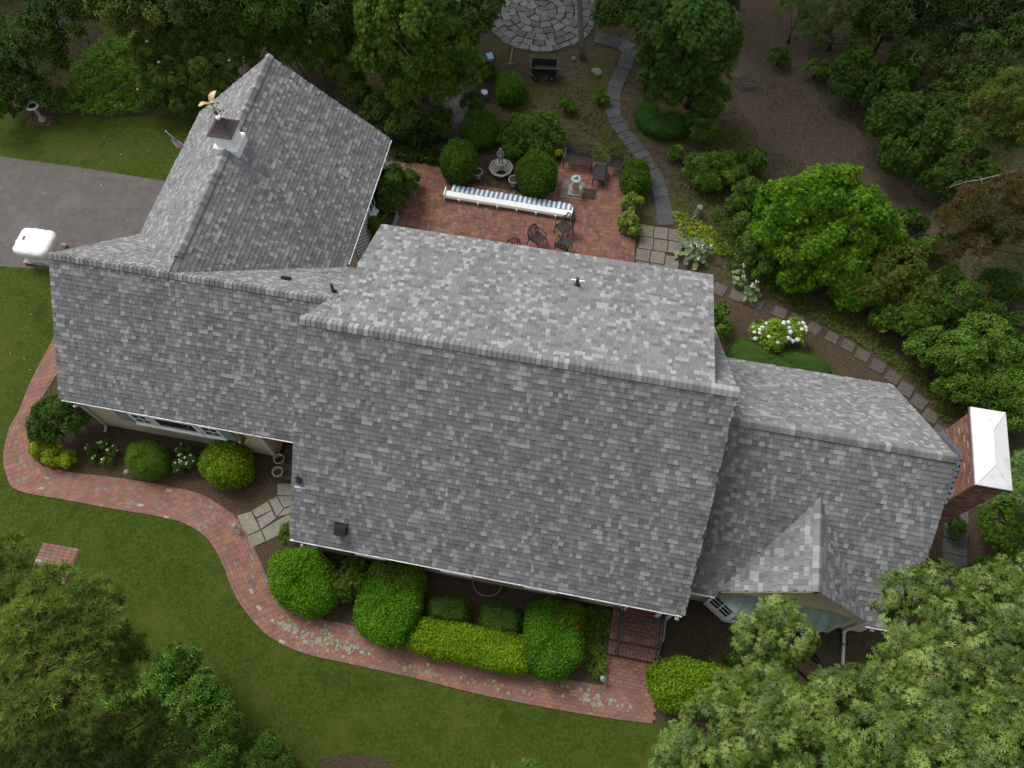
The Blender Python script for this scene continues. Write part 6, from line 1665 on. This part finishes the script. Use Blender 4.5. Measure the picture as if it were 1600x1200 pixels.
# slim trunk and birch like trunk
def slim_trunk(name, label, pts, r0, r1, m, crown=None):
    root = empty(name, at(*pts[0][:2])); tag(root, label, 'tree')
    P = [at(u, v, z)-np.array(root.location) for u, v, z in pts]
    mb = MB(); mb.tube(P, list(np.linspace(r0, r1, len(P))), 9); mb.build('trunk', m, root, smooth=True)
    if crown:
        p = P[-1]; bl = [(p[0]+dx, p[1]+dy, p[2]+dz, r, r, r*.6) for dx, dy, dz, r in crown[0]]
        V, F, T = crown_arrays(bl, crown[1], crown[2], crown[3], crown[4]); mobj('crown', raw_mesh('crown', V, F, M_LEAF, T), root)
        mb = MB(); [mb.tube([P[-1], (b[0], b[1], b[2])], [r1*.6, .015], 5) for b in bl]; mb.build('limbs', m, root)
slim_trunk('slim_tree', 'slim grey tree trunk in front of the flagstone terrace', [(910, 90, 0), (908, 55, 1.1), (905, 0, 2.9), (900, -60, 5.0), (898, -130, 7.5)], .14, .09, M_GREYBARK, ([(0, .8, .5, 1.3), (-1.2, 1.6, .4, 1.2), (1.2, 1.5, .6, 1.2), (.2, 2.4, 1.0, 1.4)], 'pair', .13, 70, MID))
slim_trunk('snag', 'thin pale broken trunk leaning beside the hemlock', [(1137, 117, 0), (1142, 75, 1.4), (1151, 22, 3.2)], .085, .07, M_GREYBARK)
slim_trunk('thick_trunk_tree', 'thick dark trunk at the top edge right of the hemlock', [(1140, 30, 0), (1143, 5, 1.0), (1150, -60, 3.6), (1150, -160, 8.0)], .42, .3, M_BARK, ([(-1.8, 1.4, .5, 1.8), (1.5, 2.0, .8, 2.0), (0, 2.8, 1.5, 2.2)], 'pair', .15, 45, WOOD))

plant('cypress_tree', 'bushy yellow green cypress behind the garage roof', 'tree', [(610, 40, 4.2, 1.3, 1.1, 1.3), (660, 30, 4.8, 1.4, 1.2, 1.4), (640, 90, 3.2, 1.4, 1.1, 1.2), (700, 80, 3.2, 1.3, 1.0, 1.1), (590, 90, 2.8, .9, .8, 1.0), (630, 140, 1.9, .9, .7, .9), (680, 130, 2.0, 1.0, .8, 1.0), (725, 110, 2.0, .9, .8, .8), (670, -20, 5.2, 1.4, 1.2, 1.4), (600, 0, 4.6, 1.1, 1.0, 1.2), (575, 20, 3.6, .8, .8, .9)],
      'spray', .20, 200, [(4, (.058, .105, .022)), (3, (.082, .135, .028)), (2, (.038, .072, .018)), (1, (.11, .155, .04))], base=(660, 150), trunk=.2, lump=.33, clumps=1.5)
plant('leafy_shrub', 'dark shrub under the cypress beside the garage gable', 'shrub', [(590, 175, 1.0, .8, .7, .8), (640, 190, .9, .8, .7, .7), (615, 205, .7, .7, .5, .6), (560, 150, 1.2, .5, .5, .7)], 'pair', .10, 360, WOOD, lump=.36)
plant('ornamental_grass', 'tuft of long arching grass beside the small dark path', 'grass', [(662, 205, .45, .55, .5, .5)], 'fern', .45, 55, [(3, (.045, .062, .026)), (2, (.07, .085, .036))], lump=.4)
plant('leafy_shrub', 'low dark shrub left of the small dark path', 'shrub', [(740, 160, .5, .6, .5, .45), (690, 180, .45, .5, .4, .4)], 'pair', .08, 400, WOOD)
# rhododendrons behind and left of the garage
plant('rhododendron', 'large rhododendron with a few white blossoms left of the garage', 'shrub', [(250, 85, 1.6, 1.0, .9, 1.2), (300, 70, 2.0, 1.2, 1.0, 1.3), (350, 60, 2.2, 1.1, 1.0, 1.3), (280, 130, 1.3, 1.1, .8, 1.1), (330, 120, 1.6, 1.1, .9, 1.2), (245, 145, 1.0, .8, .7, .9), (375, 95, 1.8, .9, .8, 1.1), (290, 165, .9, .8, .5, .7), (400, 50, 2.2, .9, .9, 1.1)],
      'whorl', .18, 105, [(3, (.050, .085, .028)), (3, (.075, .115, .036)), (2, (.105, .14, .048)), (1, (.04, .07, .022))], material=M_GLOSSY, lump=.32, clumps=1.5, flowers=([(.75, .72, .72), (.72, .66, .68)], 9, .09))
plant('rhododendron', 'rhododendron with bare crooked stems behind the garage peak', 'shrub', [(450, 75, 1.8, .8, .7, .9), (500, 95, 1.5, .8, .6, .7), (480, 55, 2.0, .9, .7, .8), (530, 70, 1.9, .8, .7, .8), (545, 120, 1.4, .6, .5, .7), (440, 30, 2.2, 1.0, .8, .9)], 'whorl', .17, 110, [(3, (.045, .08, .024)), (3, (.068, .105, .03)), (1, (.10, .14, .04))], material=M_GLOSSY, lump=.34, stem_r=.05, bark=M_GREYBARK)
scatter('fern_bank', 'bright green fern and ivy bank left of the rhododendron', 'ground cover', [(80, 178), (105, 135), (135, 90), (180, 55), (235, 60), (225, 110), (215, 150), (235, 178), (170, 184)], 'pair', .09, 420, [(4, (.085, .16, .020)), (3, (.12, .20, .028)), (2, (.06, .12, .018))], (.05, .45), .9, lumpy=.5)
woods = [
    ('broad shrub with dark foliage behind the birdbath', [(40, 140, 1.0, 1.0, .8, .9), (75, 150, .8, .7, .6, .7), (20, 160, .8, .7, .6, .7)], WOOD),
    ('mid green leafy shrub at the left edge above the birdbath', [(5, 120, 1.5, .8, .8, 1.0), (-10, 160, 1.2, .8, .8, .9), (15, 95, 1.6, .8, .7, .9)], MID),
    ('dark tree crown below the parked car', [(50, 70, 2.5, 1.3, 1.0, 1.2), (75, 95, 2.0, .8, .8, .9), (30, 60, 2.4, 1.1, .9, 1.0)], WOOD),
    ('dark tree crown right of the parked car', [(115, 22, 3.2, 1.3, 1.1, 1.3), (90, 20, 3.0, 1.1, .9, 1.1), (150, 12, 3.0, 1.1, 1.0, 1.1)], WOOD),
    ('olive tree crown at the top edge left of the rhododendron', [(200, 20, 3.5, 1.5, 1.2, 1.5), (245, 5, 3.8, 1.4, 1.2, 1.4), (180, -10, 3.8, 1.3, 1.2, 1.3), (230, 30, 3.0, .9, .8, .9)], [(4, (.048, .066, .022)), (3, (.066, .086, .028)), (1, (.09, .11, .04))]),
    ('dark tree crown at the top edge behind the rhododendron', [(300, 5, 3.8, 1.5, 1.2, 1.5), (350, 0, 4.0, 1.4, 1.2, 1.4), (330, 30, 3.2, 1.2, 1.0, 1.1)], WOOD),
    ('leafy tree crown at the top edge above the garage peak', [(420, 10, 3.8, 1.5, 1.2, 1.5), (470, -5, 4.0, 1.4, 1.2, 1.4), (395, 25, 3.4, 1.1, 1.0, 1.1)], MID),
    ('dark tree crown between garage peak and cypress', [(525, 10, 3.8, 1.4, 1.2, 1.4), (550, 45, 2.9, 1.1, .9, 1.1), (500, 30, 3.0, 1.0, .9, 1.0)], WOOD),
    ('dark shrub mass left of the flagstone terrace', [(735, 30, 2.2, 1.1, .9, 1.1), (715, 60, 1.8, .9, .8, .9), (745, 5, 2.4, 1.1, 1.0, 1.1)], WOOD),
    ('dark leafy mass between terrace and hemlock', [(965, 15, 2.2, 1.1, .9, 1.0), (985, -5, 2.6, 1.2, 1.0, 1.2), (945, 30, .8, .5, .6, .5)], WOOD),
]
for k, (lb, bl, co) in enumerate(woods):
    plant('woodland_tree', lb, 'tree', bl, 'pair', .15, 120, co, 'trees and tall shrubs at the wood edge', base=(bl[0][0], bl[0][1]+8), trunk=.07, lump=.34, clumps=1.3)
woods2 = [
    ('pale green sapling at the top of the bare yard', [(1235, 15, 1.4, .8, .7, .6), (1255, 45, 1.0, .7, .6, .5)], 'oak', .14, 28, [(3, (.055, .085, .030)), (2, (.08, .11, .042))]),
    ('low oak saplings right of the bare yard', [(1290, 20, 1.3, .9, .8, .7), (1320, 45, 1.0, .8, .7, .6), (1280, 60, .7, .6, .5, .4), (1340, 70, .8, .8, .6, .5)], 'oak', .14, 28, [(3, (.05, .078, .030)), (2, (.072, .10, .040))]),
    ('thin understory tree near the upper right corner', [(1430, 80, 2.0, 1.2, 1.0, .9), (1460, 60, 2.2, 1.2, 1.0, 1.0), (1490, 100, 1.8, 1.1, .9, .9)], 'pair', .12, 80, WOOD),
    ('dark understory tree above the light green pine', [(1540, 80, 2.6, 1.3, 1.1, 1.2), (1585, 60, 2.8, 1.3, 1.1, 1.2), (1530, 130, 2.0, 1.0, .9, 1.0)], 'pair', .13, 130, WOOD),
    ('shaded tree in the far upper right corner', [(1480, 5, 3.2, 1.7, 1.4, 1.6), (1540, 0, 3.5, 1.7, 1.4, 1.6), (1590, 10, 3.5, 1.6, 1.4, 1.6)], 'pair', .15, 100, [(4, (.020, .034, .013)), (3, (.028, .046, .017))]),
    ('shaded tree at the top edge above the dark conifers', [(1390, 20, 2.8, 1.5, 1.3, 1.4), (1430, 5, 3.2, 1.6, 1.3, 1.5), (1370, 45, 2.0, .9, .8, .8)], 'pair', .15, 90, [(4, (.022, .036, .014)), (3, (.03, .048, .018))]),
    ('small dark bush right of the conifer thicket', [(1490, 180, 1.2, .9, .8, .9), (1470, 150, 1.1, .8, .7, .8)], 'pair', .11, 170, WOOD),
]
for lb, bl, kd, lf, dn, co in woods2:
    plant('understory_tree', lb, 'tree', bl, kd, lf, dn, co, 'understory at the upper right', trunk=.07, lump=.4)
scatter('ground_cover', 'patchy brush on the woodland floor at the upper right', 'ground cover', [(1240, 60), (1420, 60), (1640, 120), (1640, 300), (1500, 230), (1380, 100), (1300, 90)], 'pair', .09, 45, WOOD, (0, .4), .9, lumpy=.8)
scatter('ground_cover', 'patchy brush on the woodland floor at the right edge', 'ground cover', [(1440, 380), (1640, 400), (1640, 560), (1480, 480)], 'pair', .09, 60, WOOD, (0, .4), .9, lumpy=.8)
scatter('ground_cover', 'dark brush under the trees at the upper left', 'ground cover', [(-40, -30), (560, -30), (600, 180), (480, 120), (400, 60), (200, 60), (100, 150), (-40, 175)], 'pair', .10, 40, WOOD, (0, .5), .9, lumpy=.8)

# ---------------- unseen taller woods beyond the frame, added to shade the garden's edge
for x, y, z, r, lb in [(-25, 35, 10, 3.2, 'unseen shade tree beyond the upper left corner'), (-10, 35.5, 11, 3.2, 'unseen shade tree beyond the top edge above the garage peak'),
                       (-3.5, 36, 12, 3.2, 'unseen shade tree beyond the top edge left of the terrace'), (3.5, 37, 12, 3.2, 'unseen shade tree beyond the top edge right of the terrace'), (10, 35.5, 12, 3.3, 'unseen shade tree beyond the top edge above the hemlock'),
                       (17, 34.5, 12, 3.3, 'unseen shade tree beyond the top edge above the bare yard'), (24, 33, 12, 3.4, 'unseen shade tree beyond the upper right corner'), (29, 25, 10, 3.0, 'unseen shade tree outside the right edge beside the pine')]:
    root = empty('woods_shade_caster', (x, y, 0)); tag(root, lb, 'tree', 'unseen shade trees just beyond the frame')
    V, F, T = crown_arrays([(0, 0, z, r, r, r*.9), (r*.6, .3, z*.7, r*.8, r*.8, r*.8), (-r*.6, -.3, z*.7, r*.8, r*.8, r*.8)], 'leaf', .5, 18, WOOD)
    mobj('crown', raw_mesh('crown', V, F, M_LEAF, T), root)
    mb = MB(); mb.tube([(0, 0, -.05), (0, 0, .3), (.1, 0, z*.5), (0, 0, z)], [.4, .28, .22, .1], 8); mb.build('trunk', M_BARK, root, smooth=True)

# ---------------- foreground trees
oakb = [(1215, 965, 7.5, .55, .45, .5), (1185, 1000, 7.2, .5, .5, .5), (1240, 1000, 7.6, .5, .4, .45), (1200, 1050, 7.2, .6, .55, .6),
        (1420, 920, 7.8, .55, .5, .5), (1385, 945, 7.4, .35, .3, .35), (1470, 920, 8.0, .6, .5, .55), (1550, 930, 8.2, .7, .6, .6), (1610, 900, 8.2, .6, .5, .6), (1590, 960, 8.4, .7, .6, .6),
        (1500, 980, 8.4, .8, .7, .7), (1430, 1000, 8.0, .65, .55, .6), (1400, 1045, 7.6, .6, .5, .6), (1560, 1040, 8.8, .9, .8, .8), (1470, 1070, 8.6, .9, .8, .8), (1610, 1120, 9.0, .9, .8, .8),
        (1380, 1100, 8.2, .9, .7, .8), (1310, 1080, 7.4, .6, .45, .6), (1290, 1130, 8.0, .9, .7, .8), (1220, 1110, 7.4, .8, .6, .7), (1140, 1090, 6.8, .6, .5, .6), (1110, 1140, 6.8, .7, .6, .6), (1180, 1160, 7.6, .9, .7, .7),
        (1070, 1175, 6.8, .6, .5, .6), (1260, 1190, 8.4, 1.0, .8, .8), (1370, 1180, 8.8, 1.0, .8, .8), (1480, 1160, 9.2, 1.0, .9, .9), (1560, 1180, 9.4, 1.0, .9, .9), (1130, 1215, 7.4, .9, .6, .7), (1040, 1215, 6.6, .5, .4, .5), (1450, 1230, 9.2, 1.0, .8, .8), (1575, 1090, 7.4, .9, .8, .7), (1600, 1030, 7.0, .8, .7, .7), (1330, 1125, 6.6, .8, .6, .6), (1440, 1115, 7.0, .9, .7, .7), (1530, 1000, 7.0, .8, .7, .6), (1230, 1160, 6.4, .9, .7, .6), (1330, 1190, 7.0, .9, .7, .6), (1420, 1190, 7.4, .9, .8, .7), (1530, 1130, 7.6, 1.0, .8, .7)]
plant('oak_tree', 'large oak crown filling the lower right corner', 'tree', oakb, 'oak', .14, 60, OAK, base=(1310, 1170), trunk=.26, lump=.44, clumps=1.3, low=-.2, material=M_OAK)
plant('oak_sapling', 'young oak with grey green leaves at the right edge below the chimney', 'tree', [(1600, 770, 3.2, .55, .6, .6), (1610, 730, 3.4, .5, .5, .5), (1605, 800, 2.6, .4, .4, .4)], 'oak', .14, 70, [(3, (.085, .14, .065)), (2, (.11, .165, .08))], base=(1625, 800), trunk=.06)
plant('oak_sapling', 'tip of an oak branch at the middle of the bottom edge', 'tree', [(830, 1205, 1.4, .5, .2, .4), (790, 1215, 1.3, .4, .25, .35)], 'oak', .13, 60, [(3, (.055, .10, .024)), (2, (.08, .125, .032))], base=(830, 1240), trunk=.04)

pineb = [(18, 865, 7.0, .5, .4, .4), (25, 905, 7.4, .65, .5, .5), (90, 930, 7.6, .8, .6, .5), (160, 940, 6.8, .55, .5, .45), (150, 985, 7.4, .7, .6, .5), (60, 985, 8.0, .9, .7, .5), (190, 1010, 6.4, .6, .5, .45),
         (110, 1040, 8.0, .9, .7, .5), (20, 1050, 8.2, .8, .7, .5), (50, 1110, 8.6, .8, .6, .5), (10, 1090, 8.6, .7, .6, .5), (100, 1095, 8.6, .6, .5, .45), (180, 1040, 5.6, .8, .6, .5)]
plant('pine_tree', 'light green pine in the lower left corner', 'tree', pineb, 'tuft', .155, 200, [(4, (.080, .115, .032)), (3, (.11, .145, .04)), (1.8, (.145, .18, .05)), (.2, (.10, .085, .045)), (2, (.055, .08, .026))], base=(60, 1120), trunk=.2, lump=.36, clumps=1.2)
plant('pine_tree', 'darker pine at the bottom edge beneath the rhododendron', 'tree', [(60, 1180, 6.0, 1.0, .6, .5), (130, 1170, 5.6, .9, .6, .5), (210, 1140, 5.0, .9, .6, .5), (260, 1180, 5.2, .9, .6, .5), (180, 1205, 5.6, .9, .6, .5), (0, 1210, 6.0, .9, .6, .5)], 'tuft', .15, 130, [(4, (.048, .066, .026)), (3, (.062, .082, .030)), (1, (.085, .10, .04))], base=(130, 1230), trunk=.18, lump=.4)
plant('rhododendron', 'rhododendron with long leaf whorls at the lower left lawn edge', 'shrub', [(280, 1040, 1.3, .7, .55, .6), (250, 1075, 1.4, .7, .5, .6), (320, 1080, 1.4, .65, .55, .65), (290, 1110, 1.5, .8, .6, .7), (345, 1130, 1.3, .6, .6, .65), (330, 1180, 1.3, .7, .6, .6), (220, 1090, 1.0, .6, .4, .5), (280, 1160, 1.3, .6, .5, .6), (200, 1095, 1.0, .5, .4, .5)], 'whorl', .16, 105, [(3, (.060, .115, .028)), (3, (.085, .15, .038)), (1.5, (.115, .175, .05)), (1, (.045, .085, .022))], material=M_GLOSSY, lump=.34, clumps=1.2, stem_r=.035)
plant('rhododendron', 'small rhododendron at the bottom edge on the lawn', 'shrub', [(420, 1165, .8, .38, .3, .4), (405, 1195, .8, .5, .4, .45), (440, 1190, .6, .3, .3, .3), (390, 1170, .6, .3, .3, .3)], 'whorl', .15, 120, [(3, (.060, .115, .028)), (2, (.085, .15, .038))], material=M_GLOSSY, lump=.36)

# ---------------- unseen tall trees, added around the front lawn to cut its sky light
for x, y, z, r, lb in [(-9.0, -6.5, 9.0, 3.2, 'unseen shade tree beyond the lower left edge of the lawn'), (-1.0, -8.5, 10.0, 3.4, 'unseen shade tree beyond the bottom edge in the middle'), (7.0, -7.0, 9.5, 3.2, 'unseen shade tree beyond the bottom edge near the oak'), (-19.0, 1.5, 8.5, 3.0, 'unseen shade tree beyond the left edge of the lawn')]:
    root = empty('yard_shade_caster', (x, y, 0)); tag(root, lb, 'tree', 'unseen shade trees around the front lawn')
    V, F, T = crown_arrays([(0, 0, z, r, r, r*.8), (r*.6, .3, z*.75, r*.8, r*.8, r*.7), (-r*.6, -.3, z*.75, r*.8, r*.8, r*.7)], 'leaf', .45, 22, WOOD)
    mobj('crown', raw_mesh('crown', V, F, M_LEAF, T), root)
    mb = MB(); mb.tube([(0, 0, -.05), (0, 0, .3), (.1, 0, z*.5), (0, 0, z)], [.4, .28, .22, .1], 8); mb.build('trunk', M_BARK, root, smooth=True)
